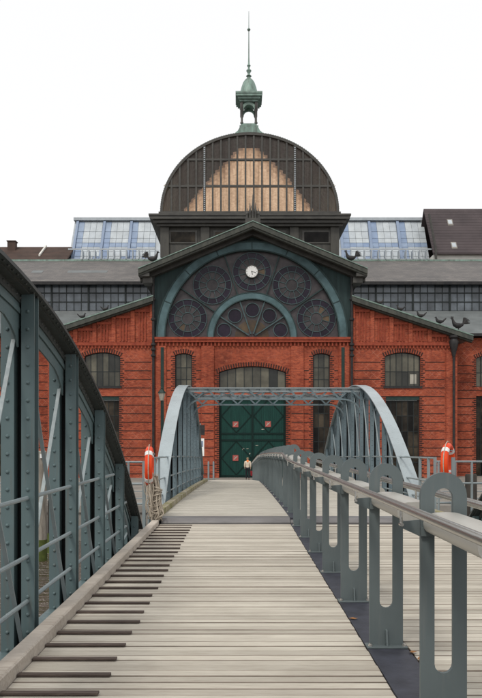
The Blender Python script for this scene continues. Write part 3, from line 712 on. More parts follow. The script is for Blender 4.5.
for s in (1, -1):
    for o in aisle_ops[s][:4]:
        window(hall, o[0], o[1], o[2], o[3], o[4], 6, (0, .5, 1) if o[4] else (0, .2, .4, .6, .8, 1), AY+.28, 'pane' if o[4] else 'pane_dark')
        tooth(o[0], o[2], o[3], -1, AY); tooth(o[1], o[2], o[3], 1, AY)
        if o[4]: arch_ring(o[0], o[1], o[3], o[4], AY, 17)
    for o in aisle_ops[s][4:]:
        mb = MB(); mb.slab(o[0]-.05, o[1]+.05, AY+.3, AY+.34, o[2]-.05, o[2]-.05, o[3]+o[4]+.05, o[3]+o[4]+.05); mb.build('pane', 'pane_dark', hall)
# pale panel painting in a light reflection in the right wing window
mb = MB(); mb.box(fx(411), fx(417.5), WYC+.10, WYC+.112, fz(383.5), fz(374)); mb.build('rectangle', 'lampglass', hall)
# door
o = OC[0]; DY = FY+.34
door = MB(); door.box(o[0], o[1], DY+.02, DY+.12, GROUND-.05, o[3]); door = door.build('door', 'doorgreen', hall)
dx0, dx1, dz0, dz1 = o[0], o[1], GROUND, o[3]; xm = (dx0+dx1)/2; zm = dz0+(dz1-dz0)*.5
nb = 30
for i in range(nb):
    a = dx0+(dx1-dx0)*i/nb; mb = MB(); mb.box(a+.008, a+(dx1-dx0)/nb-.008, DY+.0, DY+.0195, dz0+.05, dz1-.05); mb.build('plank', 'doorgreen', door)
for x in (dx0+.1, xm, dx1-.1): mb = MB(); mb.box(x-.09, x+.09, DY-.05, DY-.001, dz0+.02, dz1-.02); mb.build('stile', 'doorrib', door)
for z in (dz0+.14, zm-.28, zm+.28, dz1-.16): mb = MB(); mb.box(dx0+.195, xm-.095, DY-.045, DY-.001, z-.08, z+.08); mb.build('cross_rail', 'doorrib', door); mb = MB(); mb.box(xm+.095, dx1-.195, DY-.045, DY-.001, z-.08, z+.08); mb.build('cross_rail', 'doorrib', door)
for (a, b) in ((dx0+.2, xm-.1), (xm+.1, dx1-.2)):
    for (c, d_) in ((dz0+.24, zm-.37), (zm+.37, dz1-.25)):
        mc, mz = (a+b)/2, (c+d_)/2; pt = [(mc, c), (b, mz), (mc, d_), (a, mz)]
        for (p, q) in zip(pt, pt[1:]+pt[:1]):
            mb = MB(); mb.beam((p[0], DY-.02, p[1]), (q[0], DY-.02, q[1]), .034, .09, (0, 0, 1)); mb.build('diamond_bar', 'doorrib', door)
for (x, y, lab) in ((235.5, 424.3, 'red square sign with pale stroke on the green door, upper of a stacked pair'), (268.2, 424.0, 'red square sign with pale stroke on the green door, alone on its leaf'), (235.5, 458, 'red square sign with pale stroke on the green door, lower of a stacked pair')):
    X, Z = fx(x), fz(y); t = thing('prohibition_sign', (X, DY-.06, Z-.27), lab, 'sign', 'red square signs on the green door')
    mb = MB(); mb.box(X-.24, X+.24, DY-.075, DY-.052, Z-.24, Z+.24); mb.build('panel', 'signred', t)
    mb = MB(); mb.beam((X-.15, DY-.079, Z-.14), (X+.15, DY-.079, Z+.14), .006, .07, (0, 0, 1)); mb.beam((X-.1, DY-.08, Z+.12), (X+.02, DY-.08, Z+.02), .006, .05, (0, 0, 1)); mb.build('stroke', 'lampglass', t)
for (x, y, a, b) in ((263, 429.3, .16, .045), (243.2, 449, .1, .09), (247.5, 448.8, .12, .03), (249.8, 453.8, .06, .06), (257, 445.5, .14, .02)):
    mb = MB(); X, Z = fx(x), fz(y); mb.prism([(X-a, Z-b*.2), (X-a*.3, Z-b), (X+a, Z+b*.1), (X+a*.7, Z+b*.8), (X-a*.4, Z+b)], DY-.006, DY-.003); mb.build('paint_mark', 'lampglass', door)
tooth(o[0], o[2]+.5, o[3], -1, FY); tooth(o[1], o[2]+.5, o[3], 1, FY)
mb = MB(); mb.box(o[0], o[1], FY+.05, FY+.6, o[3]+.001, OC[1][2]-.001); mb.build('lintel', 'greenpole', hall)
# pilasters of the centre
for a, b in ((201.5, 214), (291, 303.5), (156, 166), (339, 349)):
    mb = MB(); mb.box(fx(a), fx(b), FY-.16, FY-.001, GROUND-.1, fz(346)); mb.build('pilaster', 'brick', hall)
for a, b in ((446, 457), (mir(457), mir(446))):
    mb = MB(); mb.box(fx(a), fx(b), FY-.08, FY+.119, GROUND-.1, fz(352)); mb.build('pilaster', 'brick', hall)
# cornice under the lunette + corbels
mb = MB(); mb.box(CL-.12, CR+.12, FY-.26, FY+.1, fz(342.5), fz(339.8)); mb.box(CL-.16, CR+.16, FY-.34, FY+.3, fz(339.8)+.002, fz(338)+.05); mb.build('cornice', 'stone', hall)
mb = MB(); x = CL
while x < CR: mb.box(x, x+.13, FY-.18, FY-.001, fz(346.2), fz(342.5)-.002); x += .32
mb.build('corbel_row', 'stone', hall, kind='stuff')
for s in (1, -1):
    a, b = (CR+.15, fx(456)) if s > 0 else (fx(mir(456)), CL-.15)
    mb = MB(); mb.box(a, b, FY-.05, FY+.119, fz(345.5), fz(342.5)); mb.build('string_course', 'stone', hall)
    mb = MB(); x = a
    while x < b-.1: mb.box(x, x+.12, FY+.0, FY+.119, fz(348.4), fz(345.5)-.002); x += .3
    mb.build('corbel_row', 'stone', hall, kind='stuff')
    rk = rakeR if s > 0 else rakeL
    for q in range(6):                               # frieze of ribs and slots following the rake
        x = CR+.18+q*1.62
        if x > fx(450): break
        X = x if s > 0 else 2*CX-x; h = min(rk(X-.2), rk(X+.2))-.25
        mb = MB(); mb.box(X-.17, X+.17, FY-.06, FY+.119, fz(342.5)+.002, h); mb.build('frieze_pier', 'brick', hall)
        for dx_ in (.55, .81, 1.07):
            X2 = X+s*dx_; h2 = min(rk(X2-.15), rk(X2+.15))-.55
            if h2 > fz(342.5)+.25 and abs(X2-CX) < fx(448)-CX:
                mb = MB(); mb.box(X2-.055, X2+.055, FY+.02, FY+.119, fz(342.5)+.12, h2); mb.build('frieze_rib', 'stone', hall)
        X3 = X+s*.81; h3 = min(rk(X3-.66), rk(X3+.66))-.26
        if h3-.3 > fz(342.5) and q < 5: mb = MB(); mb.box(X3-.62, X3+.62, FY-.02, FY+.119, h3-.22, h3); mb.build('frieze_head', 'stone', hall)
# dark brick courses
def courses(mbx, x0, x1, ylist, Y, ops_):
    for y in ylist:
        z = fz(y); segs = [(x0, x1)]
        for (a, b, z0, z1, r_) in ops_:
            if z0-.05 < z < z1+r_+.4:
                new = []
                for (p, q) in segs:
                    if b+.36 <= p or a-.36 >= q: new.append((p, q)); continue
                    if p < a-.36: new.append((p, a-.36))
                    if q > b+.36: new.append((b+.36, q))
                segs = new
        for (p, q) in segs:
            if q-p > .1: mbx.box(p, q, Y-.012, Y+.03, z-.035, z+.035)
mb = MB(); yl = [362+8.6*i for i in range(14)]
courses(mb, CR+.25, fx(445), yl, FY+.12, OR); courses(mb, fx(mir(445)), CL-.25, yl, FY+.12, OL)
courses(mb, fx(458), ax(700), yl, AY, aisle_ops[1]); courses(mb, 2*CX-ax(700), 2*CX-fx(458), yl, AY, aisle_ops[-1])
for a, b in ((201.8, 213.7), (291.3, 303.2)): courses(mb, fx(a), fx(b), yl[3:], FY-.16, [])
courses(mb, fx(167), fx(201), yl[1:], FY, OC); courses(mb, fx(304), fx(338), yl[1:], FY, OC)
mb.build('dark_brick_courses', 'darkbrick', hall, kind='stuff')
teeth.build('dark_brick_quoins', 'darkbrick', hall, kind='stuff'); arcs.build('arch_bricks', 'darkbrick', hall, kind='stuff')
for a, b in ((166.3, 201.2), (303.8, 338.7)): mb = MB(); mb.box(fx(a), fx(b), FY-.10, FY-.001, GROUND-.1, GROUND+.75); mb.build('plinth', 'concrete', hall)
# downpipes with collars, green standards
for x in (153.8, 351.2):
    X = fx(x); Y = FY-.30; mb = MB(); mb.tube([(X, Y, GROUND), (X, Y, fz(266))], .11, 10)
    for y in (268, 300, 320, 345, 350, 356): mb.lathe([(.12, -.14), (.21, -.05), (.21, .05), (.12, .14)], (X, Y, fz(y)), 10)
    mb.build('downpipe', 'ironpipe', hall, True)
for x in (453, mir(453)):
    X = fx(x); Y = FY-.22; mb = MB(); mb.tube([(X, Y, GROUND), (X, Y, fz(344))], .10, 10); mb.lathe([(.12, 0), (.2, .35), (.36, .95), (.40, 1.3), (.28, 1.5), (.42, 1.62), (.42, 1.8)], (X, Y, fz(357)), 12); mb.build('downpipe', 'ironpipe', hall, True)
for x in (162.5, 342.7):
    mb = MB(); mb.box(fx(x)-.13, fx(x)+.13, FY-.22, FY-.161, GROUND+.05, fz(347.5)); mb.build('iron_strip', 'greenpole', hall)

# lunette
LC = (fx(252), fz(338)+.06); RO, RI = 8.02, 7.42; LY = FY+.05
mb = MB(); N = 40; apx, apz = fx(253), fz(222)
def gab(x): return apz-.75-abs(x-CX)*((fz(222)-fz(268))/(fx(364)-CX))
pts = [LC[0]+RI*1.02*math.cos(math.pi-math.pi*i/N) for i in range(N+1)]
xsx = sorted(set([CL, CR]+[CL+(CR-CL)*i/60 for i in range(61)]))
for a, b in zip(xsx, xsx[1:]):
    f = lambda x: LC[1]+math.sqrt(max(0, (RI+.1)**2-(x-LC[0])**2)) if abs(x-LC[0]) < RI+.1 else LC[1]-.05
    za, zb_ = f(a), f(b)
    mb.slab(a, b, LY, LY+.4, za, zb_, max(gab(a), za+.01), max(gab(b), zb_+.01))
mb.build('gable_boarding', 'teal', hall)
lun = MB(); lun.arc(LC[0], LC[1], RI, RO, .0, math.pi, LY-.20, LY-.001, 48)
lun = lun.build('lunette_arch', 'teal_lt', hall)
mb = MB(); mb.arc(LC[0], LC[1], RO+.001, RO+.10, 0, math.pi, LY-.26, LY-.001, 48); mb.build('arch_moulding', 'teal', lun); mb = MB(); mb.arc(LC[0], LC[1], RI-.10, RI-.001, 0, math.pi, LY-.24, LY+.1, 48); mb.build('arch_moulding', 'teal', lun)
mb = MB()
for i in range(1, 8): a = math.pi*i/8; mb.beam((LC[0]+RI*math.cos(a), LY-.215, LC[1]+RI*math.sin(a)), (LC[0]+RO*math.cos(a), LY-.215, LC[1]+RO*math.sin(a)), .03, .07, (0, 0, 1) if abs(math.sin(a)) < .9 else (1, 0, 0))
mb.build('arch_joint', 'teal', lun)
mb = MB(); mb.prism([(LC[0]+(RI+.05)*math.cos(math.pi*i/40), LC[1]+(RI+.05)*math.sin(math.pi*i/40)) for i in range(41)], LY+.15, LY+.2); mb.build('lead_glazing', 'brownglass', hall)
IA = 3.75; mb = MB(); mb.arc(LC[0], LC[1], IA-.46, IA, 0, math.pi, LY-.10, LY+.149, 36); ia = mb.build('inner_arch', 'teal_lt', hall)
mb = MB(); mb.arc(LC[0], LC[1], IA+.001, IA+.08, 0, math.pi, LY-.13, LY+.149, 36); mb.build('arch_moulding', 'teal', ia); mb = MB(); mb.arc(LC[0], LC[1], IA-.54, IA-.461, 0, math.pi, LY-.13, LY+.149, 36); mb.build('arch_moulding', 'teal', ia)
for i in range(1, 6):
    a = math.pi*i/6+(0 if i != 3 else 0); a = math.pi*(.165+.67*(i-1)/4) if False else math.pi*i/6
def spoke(r0, r1, a, wd, name, mat, y=LY+.02):
    mb = MB(); c, s = math.cos(a), math.sin(a)
    mb.beam((LC[0]+r0*c, y, LC[1]+r0*s), (LC[0]+r1*c, y, LC[1]+r1*s), .10, wd, (0, 1, 0)) if False else mb.prism([(LC[0]+r0*c-wd/2*s, LC[1]+r0*s+wd/2*c), (LC[0]+r0*c+wd/2*s, LC[1]+r0*s-wd/2*c), (LC[0]+r1*c+wd/2*s, LC[1]+r1*s-wd/2*c), (LC[0]+r1*c-wd/2*s, LC[1]+r1*s+wd/2*c)], y-.05, y+.128)
    mb.build(name, mat, hall)
roses = [(252, 271.3), (212.3, 284.7), (291.9, 284.7), (187.5, 318.2), (316.5, 318.2)]
ang = sorted(math.atan2(fz(y)-LC[1], fx(x)-LC[0]) for x, y in roses)
for a, b in zip(ang, ang[1:]): spoke(IA+.08, RI-.1, (a+b)/2, .10, 'lunette_bar', 'teal')
small = [(224, 330), (234.9, 315.5), (252.4, 309.7), (269.4, 315.3), (280.5, 329.7)]
ang2 = sorted(math.atan2(fz(y)-LC[1], fx(x)-LC[0]) for x, y in small)
for a, b in zip(ang2, ang2[1:]): spoke(.3, IA-.54, (a+b)/2, .10, 'fan_bar', 'teal_bar')
for a, b in zip([-.02]+[(p+q)/2 for p, q in zip(ang2, ang2[1:])], [(p+q)/2 for p, q in zip(ang2, ang2[1:])]+[math.pi+.02]):
    mb = MB(); mb.arc(LC[0], LC[1]+.04, .5, 1.45, a+.05, b-.05, LY+.135, LY+.149, 5); mb.build('amber_pane', 'amber', hall)
for x, y in small:
    X, Z = fx(x), fz(y); r = .56; mb = MB(); mb.arc(X, Z, r, r+.06, 0, 2*math.pi, LY+.05, LY+.149, 24); f_ = mb.build('round_light', 'teal_bar', hall)
    mb = MB(); mb.prism([(X+r*math.cos(2*math.pi*i/24), Z+r*math.sin(2*math.pi*i/24)) for i in range(24)], LY+.13, LY+.149); mb.build('pane', 'purple', f_)
for x, y in roses:
    X, Z = fx(x), fz(y); ro, rm, ri = 1.60, 1.10, .48
    mb = MB()
    for r in (ro, rm, ri): mb.arc(X, Z, r, r+.05, 0, 2*math.pi, LY+.06, LY+.149, 36)
    for i in range(12):
        a = 2*math.pi*(i+.5)/12; c, s = math.cos(a), math.sin(a); h = .022
        mb.prism([(X+ri*c-h*s, Z+ri*s+h*c), (X+ri*c+h*s, Z+ri*s-h*c), (X+ro*c+h*s, Z+ro*s-h*c), (X+ro*c-h*s, Z+ro*s+h*c)], LY+.075, LY+.149)
    f_ = mb.build('rose_window', 'teal_bar', hall)
    for i in range(12):
        a, b = 2*math.pi*(i+.5)/12, 2*math.pi*(i+1.5)/12
        mb = MB(); mb.arc(X, Z, rm+.05, ro, a+.02, b-.02, LY+.12, LY+.149, 3); mb.build('pane', 'purple', f_)
        mb = MB(); mb.arc(X, Z, ri+.05, rm, a+.04, b-.04, LY+.13, LY+.149, 2); mb.build('pane', random.choice(('brownglass',)*12+('amber',)), f_)
    mb = MB(); mb.prism([(X+ri*math.cos(2*math.pi*i/16), Z+ri*math.sin(2*math.pi*i/16)) for i in range(16)], LY+.12, LY+.149); mb.build('pane', 'brownglass', f_)
X, Z = fx(251.8), fz(271.6)
ck = thing('clock', (X, LY-.1, Z-.5), 'round white clock face in the top rose of the lunette', 'clock')
mb = MB(); mb.prism([(X+.5*math.cos(2*math.pi*i/32), Z+.5*math.sin(2*math.pi*i/32)) for i in range(32)], LY-.1, LY+.055); mb.build('face', 'white', ck)
mb = MB(); mb.arc(X, Z, .501, .56, 0, 2*math.pi, LY-.13, LY+.05, 32); mb.build('rim', 'darkmetal', ck)
mb = MB()
for i in range(12): a = 2*math.pi*i/12; c, s = math.cos(a), math.sin(a); mb.beam((X+.39*c, LY-.103, Z+.39*s), (X+.46*c, LY-.103, Z+.46*s), .004, .035, (c*0, 0, 1) if abs(s) < .9 else (1, 0, 0))
mb.build('hour_marks', 'black', ck)
for a, L, wd in ((R(-80), .28, .05), (R(-15), .38, .035)):
    c, s = math.cos(a), math.sin(a); mb = MB(); mb.prism([(X-.05*c-wd*s/2, Z-.05*s+wd*c/2), (X-.05*c+wd*s/2, Z-.05*s-wd*c/2), (X+L*c+wd*s/2, Z+L*s-wd*c/2), (X+L*c-wd*s/2, Z+L*s+wd*c/2)], LY-.115, LY-.106); mb.build('hand', 'black', ck)

# gable roof with raking boards
RY = FY-1.7; apz = PZ(222, RY); ez = PZ(268, RY); hw = PX(364, RY)-CX; gs = (apz-ez)/hw
for s in (-1, 1):
    e = CX+s*(hw+.3); ze = apz-gs*(hw+.3)
    def sl2(y0, y1, t0, t1):
        m_ = MB(); m_.slab(min(CX, e), max(CX, e), y0, y1, *( (ze+t0, apz+t0, ze+t1, apz+t1) if s < 0 else (apz+t0, ze+t0, apz+t1, ze+t1))); return m_
    sl2(RY+.1, 72, -.22, -.02).build('roof', 'slate', hall)
    sl2(RY, RY+.095, -.34, .06).build('rake_fascia', 'rake', hall)
    sl2(RY-.06, RY+.6, .061, .13).build('rake_capping', 'copper', hall)
    sl2(RY+.12, RY+.5, -.50, -.222).build('rake_moulding', 'rake', hall)
    sl2(FY-.6, FY+.04, -.75, -.222).build('rake_board', 'darkmetal', hall)
    mb = MB(); mb.box(min(e, e-s*.9), max(e, e-s*.9), RY+.2, FY+.2, ze-.5, ze-.2); mb.box(min(e-s*.3, e-s*1.1), max(e-s*.3, e-s*1.1), FY-1.1, FY+.3, ze-.95, ze-.502); mb.build('eave_bracket', 'darkmetal', hall)
    X0 = CR if s > 0 else CL
    mb = MB(); mb.box(min(X0, X0-s*.4), max(X0, X0-s*.4), FY+.46, 70, ZL, ze+.3); mb.build('side_wall', 'drum', hall)
mb = MB()                                            # acroterion on the ridge
for dx_, h in ((-.46, .95), (-.23, 1.4), (0, 2.1), (.23, 1.4), (.46, .95)): mb.lathe([(.12, 0), (.10, h*.4), (.14, h*.5), (.07, h*.62), (.02, h)], (CX+dx_, RY+.35, apz+.3), 8)
mb.box(CX-.62, CX+.62, RY+.07, RY+.62, apz-.1, apz+.35); mb.build('ridge_finial', 'darkmetal', hall, True)
# wing roofs
for s in (-1, 1):
    xi = CR if s > 0 else CL; xo = fx(471) if s > 0 else fx(mir(471)); rk = rakeR if s > 0 else rakeL
    def sl3(y0, y1, t0, t1, i0=xi):
        a, b = min(i0, xo), max(i0, xo); m_ = MB(); m_.slab(a, b, y0, y1, rk(a)+t0, rk(b)+t0, rk(a)+t1, rk(b)+t1); return m_
    sl3(FY-.45, 70.2, .0, .14).build('roof', 'sheet', hall)
    sl3(FY-.62, FY-.455, -.18, .20).build('rake_fascia', 'rake', hall)
    sl3(FY-.66, FY-.3, .201, .30).build('rake_capping', 'copper', hall)
    sl3(FY-.35, FY+.115, -.30, -.002).build('rake_moulding', 'rake', hall)
# side aisle roofs, clerestory, nave roof
NY = 70.2; ce0, ce1 = PZ(311, NY), PZ(284, NY)
for s in (-1, 1):
    def seg(a, b): return (a, b) if s > 0 else (2*CX-b, 2*CX-a)
    a, b = seg(CX+8.45, 60)
    mb = MB(); mb.prismx([(AY-.7, az(336)), (NY, ce0-.1), (NY, ce0+.02), (AY-.7, az(336)+.14)], a, b); mb.build('roof', 'sheet', hall)
    a, b = seg(fx(456)+.4, 60)
    mb = MB(); mb.box(a, b, AY-.85, AY-.705, az(336)-.12, az(336)+.12); mb.build('gutter', 'ironpipe', hall)
    a, b = seg(CX+8.2, 60)
    mb = MB(); mb.box(a, b, NY+.06, NY+.3, ce0-4, ce1+.3); mb.build('clerestory_wall', 'drum', hall)
    mb = MB(); mb.prismx([(NY-.6, ce1-.05), (77, PZ(261.5, 77)), (77, PZ(261.5, 77)+.15), (NY-.6, ce1+.12)], a, b); rf = mb.build('roof', 'slate', hall)
    mb = MB(); mb.box(a, b, NY-.75, NY-.601, ce1-.2, ce1+.1); mb.build('gutter', 'ironpipe', rf)
    mb = MB(); mb.box(a, b, 76.6, 77.5, PZ(262.5, 77), PZ(260.3, 77)); mb.build('ridge_cap', 'copper', rf)
    for u in range(2):                               # pale roof lights
        xx = PX((38, 88)[u] if s < 0 else (395, 450)[u], 73); yy_ = 72.4; L = (.55, 2.0)[u]
        zr = RK(yy_, NY-.6, ce1+.12, 77, PZ(261.5, 77)+.15); zr2 = RK(yy_+.8, NY-.6, ce1+.12, 77, PZ(261.5, 77)+.15)
        if s < 0: mb = MB(); mb.prismx([(yy_, zr-.02), (yy_, zr+.02), (yy_+.8, zr2+.02), (yy_+.8, zr2-.02)], xx-L, xx+L); mb.build('roof_patch', 'sheet', rf)
    cell = .72; n = 34; x = CX+8.6
    fr = MB()
    for i in range(n+1):
        wd = .10 if i % 5 == 0 else .035; X = x+i*cell; X = X if s > 0 else 2*CX-X
        fr.box(X-wd/2*1.6, X+wd/2*1.6, NY-.04-(.06 if i % 5 == 0 else 0), NY+.05, ce0, ce1)
    a, b = seg(x, x+n*cell)
    for t in (0, .33, .66, 1): z = ce0+(ce1-ce0)*t; fr.box(a, b, NY-.035, NY+.045, z-.04, z+.04)
    cw = fr.build('clerestory_window', 'iron_frame', hall)
    pmc = MB(); pmc.box(-cell/2+.02, cell/2-.02, -.01, .01, .05, (ce1-ce0)/3-.05); pmc = pmc.mesh('pane_clere', (0, 0, 0))
    for i in range(n):
        for j in range(3): X = x+(i+.5)*cell; inst('pane', pmc, (X if s > 0 else 2*CX-X, NY+.03, ce0+(ce1-ce0)*j/3), cw, (0, 0, 0))
# dome drum
DXC = 1.05; DYF = 71.0; dz = lambda y: PZ(y, DYF)
mb = MB(); mb.box(DXC-8.75, DXC+8.75, DYF-.1, 89, dz(256), dz(226)); mb.build('drum', 'drum', hall)
for k in range(5):
    x = DXC-8.75+k*17.5/4; x = min(max(x, DXC-8.35), DXC+8.35); mb = MB(); mb.box(x-.42, x+.42, DYF-.4, DYF-.101, dz(258), dz(228)); mb.build('drum_pier', 'drum', hall)
for k in range(4):
    x = DXC-8.75+(k+.5)*17.5/4; mb = MB(); mb.box(x-1.4, x+1.4, DYF-.2, DYF-.101, dz(244), dz(231)); f_ = mb.build('drum_window', 'darkmetal', hall)
    mb = MB(); mb.box(x-1.2, x+1.2, DYF-.22, DYF-.201, dz(242.5), dz(232.5)); mb.build('pane', 'pane_dark', f_)
mb = MB()
for q, (o_, ya, yb) in enumerate(((.35, 228, 225.5), (.65, 225.5, 222.5), (.95, 222.5, 219.5), (1.05, 219.5, 217.8))):
    mb.box(DXC-8.75-o_, DXC+8.75+o_, DYF-.3-o_, 89+o_, dz(ya)+.002*q, dz(yb)+.002*q)
mb.build('cornice', 'darkmetal', hall)
mb = MB(); mb.box(DXC-8.95, DXC+8.95, DYF-.3, 89, dz(217.8)+.01, dz(212.5)); mb.build('dome_base', 'darkmetal', hall)
# dome: glazed half-round front, made-up hipped back glazed for its warm glow
DR = 8.75; DH = dz(133.5)-dz(212.5); DZ0 = dz(212.5)
arcz = lambda x: DZ0+DH*math.sqrt(max(0, 1-((x-DXC)/DR)**2))
N = 56; mb = MB(); ring = [(DXC+DR*math.cos(math.pi*i/N), DZ0+DH*math.sin(math.pi*i/N)) for i in range(N+1)]
rin = [(DXC+(DR-.2)*math.cos(math.pi*i/N), DZ0+(DH-.2)*math.sin(math.pi*i/N)) for i in range(N+1)]
rout = [(DXC+(DR+.06)*math.cos(math.pi*i/N), DZ0+(DH+.06)*math.sin(math.pi*i/N)) for i in range(N+1)]
for i in range(N): mb.prism([rin[i], rout[i], rout[i+1], rin[i+1]], DYF-.18, DYF+.35)
rim = mb.build('dome_rim', 'darkmetal', hall)
mb = MB()
for i in range(0, 2*N):
    a = math.pi*(i+.5)/(2*N); mb.lathe([(.035, 0), (.045, .07), (.015, .1)], (DXC+(DR+.05)*math.cos(a), DYF-.08, DZ0+(DH+.05)*math.sin(a)), 6)
mb.build('rim_studs', 'copper', rim, kind='stuff')
NC = 21; cw_ = 2*(DR-.25)/NC; xs = [DXC-(DR-.25)+cw_*i for i in range(NC+1)]; rows = [0, DH/3, 2*DH/3]
mb = MB()
for i, x in enumerate(xs[1:-1]):
    big = i in (4, 15); h = .13 if big else .085
    mb.slab(x-h, x+h, DYF-.12, DYF+.12, DZ0, DZ0, arcz(x-h)-.2, arcz(x+h)-.2)
for r_ in rows:
    hwid = DR*math.sqrt(max(0, 1-(r_/DH)**2))-.2; mb.box(DXC-hwid, DXC+hwid, DYF-.10, DYF+.11, DZ0+r_-(.0 if r_ == 0 else .10), DZ0+r_+.10)
fg = mb.build('dome_front', 'darkmetal', hall)
mb = MB()
for x in (xs[5], xs[16]):
    z = DZ0+.1
    while z < arcz(x)-.4: mb.box(x-.07, x+.07, DYF-.17, DYF-.121, z, z+.10); z += .2
mb.build('ladder_rungs', 'frame_pale', fg, kind='stuff')
for i in range(NC):
    a, b = xs[i], xs[i+1]
    for j in range(3):
        lo = DZ0+rows[j]; ta, tb = arcz(a)-.25, arcz(b)-.25
        if j < 2: ta, tb = min(ta, DZ0+rows[j+1]), min(tb, DZ0+rows[j+1])
        if max(ta, tb) < lo+.15: continue
        mb = MB(); mb.slab(a, b, DYF-.008, DYF+.008, lo, lo, max(ta, lo+.01), max(tb, lo+.01)); mb.build('pane', 'domeglass', fg)
# invented back of the dome: glazed zone cut to the shape of the glow
YB = 88.6; NR = 44; yr = [DYF+.36+(YB-DYF-.36)*j/NR for j in range(NR+1)]
def backz(x, Y): g = (YB-Y)/(YB-DYF-.36); return DZ0+(arcz(x)-DZ0)*max(0, g)**.8
NB = 84; xb_ = [DXC-DR+2*DR*i/NB for i in range(NB+1)]
sh = MB(); glass = {'glow_full': MB(), 'glow_soft': MB(), 'glow_dim': MB(), 'glow_edge': MB()}
for i in range(NB):
    a, b = xb_[i], xb_[i+1]; m = (a+b)/2
    for j in range(NR):
        p, q = yr[j], yr[j+1]; ym = (p+q)/2
        quad = [(a, p, backz(a, p)), (b, p, backz(b, p)), (b, q, backz(b, q)), (a, q, backz(a, q))]
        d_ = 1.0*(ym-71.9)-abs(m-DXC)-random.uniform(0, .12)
        if d_ > 0 and abs(m-DXC) < DR-.6: glass['glow_full' if d_ > 2.1 else 'glow_soft' if d_ > 1.3 else 'glow_dim' if d_ > .6 else 'glow_edge'].add(quad, [(0, 1, 2, 3)])  # tint steps by distance from the zone edge fade the glow
        else: sh.add(quad+[(x, y, z-.06) for x, y, z in quad], [(0, 1, 2, 3), (7, 6, 5, 4), (0, 4, 5, 1), (1, 5, 6, 2), (2, 6, 7, 3), (3, 7, 4, 0)])
back = sh.build('dome_back', 'copper', hall)
for k_, g_ in glass.items(): g_.build('glow_glazing', k_, back, kind='stuff')
mb = MB(); mb.box(DXC-DR, DXC+DR, DYF+.36, YB, DZ0-.05, DZ0+.02); mb.build('dome_floor', 'black', hall)
# lantern
LX, LYY = DXC-.06, DYF+1.6; lz = lambda y: PZ(y, LYY-.85); u = LYY/FPX
lan = MB(); zb = lz(133.6)
lan.prism([(LX-14*u, zb-.7), (LX+14*u, zb-.7), (LX+14*u, zb), (LX+11*u, lz(131.2)), (LX+9*u, lz(127.6)), (LX-9*u, lz(127.6)), (LX-11*u, lz(131.2)), (LX-14*u, zb)], LYY-1.0, LYY+1.0)
lan.box(LX-9.3*u, LX+9.3*u, LYY-.9, LYY+.9, lz(127.5), lz(125.4)); lan.box(LX-7.8*u, LX+7.8*u, LYY-.78, LYY+.78, lz(125.4)+.002, lz(123)); lan = lan.build('lantern_base', 'copper', hall)
for sx in (-1, 1):
    for sy in (-1, 1):
        mb = MB(); mb.lathe([(.16, 0), (.16, .12), (.11, .2), (.10, lz(110)-lz(123)-.15), (.17, lz(110)-lz(123)), (.17, lz(102)-lz(123))], (LX+sx*7*u, LYY+sy*7*u, lz(123)), 10); mb.build('lantern_column', 'darkmetal', lan, True)
for sy in (-1, 1):
    mb = MB(); mb.arc(LX, lz(109.5), 5.2*u, 7.6*u, 0, math.pi, LYY+sy*7*u-.1, LYY+sy*7*u+.1, 12); mb.build('lantern_arch', 'copper', lan)
for sx in (-1, 1):
    mb = MB(); mb.box(LX+sx*7*u-.1, LX+sx*7*u+.1, LYY-7*u, LYY+7*u, lz(103.5), lz(101.5)); mb.build('lantern_arch', 'copper', lan)
mb = MB()
for h, ya, yb in ((9.2, 101.6, 99.6), (11, 99.6, 97.4), (12.6, 97.4, 95.0), (13.2, 95, 93.3)): mb.box(LX-h*u, LX+h*u, LYY-h*u, LYY+h*u, lz(ya)+.003, lz(yb))
mb.build('lantern_cornice', 'copper', lan)
mb = MB(); mb.lathe([(10*u, 0), (9.3*u, 2.2*u), (8.4*u, 6*u), (7.4*u, 10*u), (6*u, 14*u), (4*u, 17*u), (2.2*u, 18.5*u), (1.5*u, 20*u), (2.8*u, 21*u), (1.4*u, 22.4*u), (1.2*u, 24*u), (2.5*u, 26*u), (2.5*u, 26.8*u), (1.1*u, 28*u), (.9*u, 30*u), (1.9*u, 31.5*u), (.9*u, 33*u), (.6*u, 40*u), (.4*u, 66*u), (1.2*u, 66.6*u), (1.7*u, 67.6*u), (1.1*u, 68.6*u), (.35*u, 69.4*u), (.2*u, 86*u)], (LX, LYY, lz(93.2)), 16)
mb.build('spire', 'copper', lan, True)

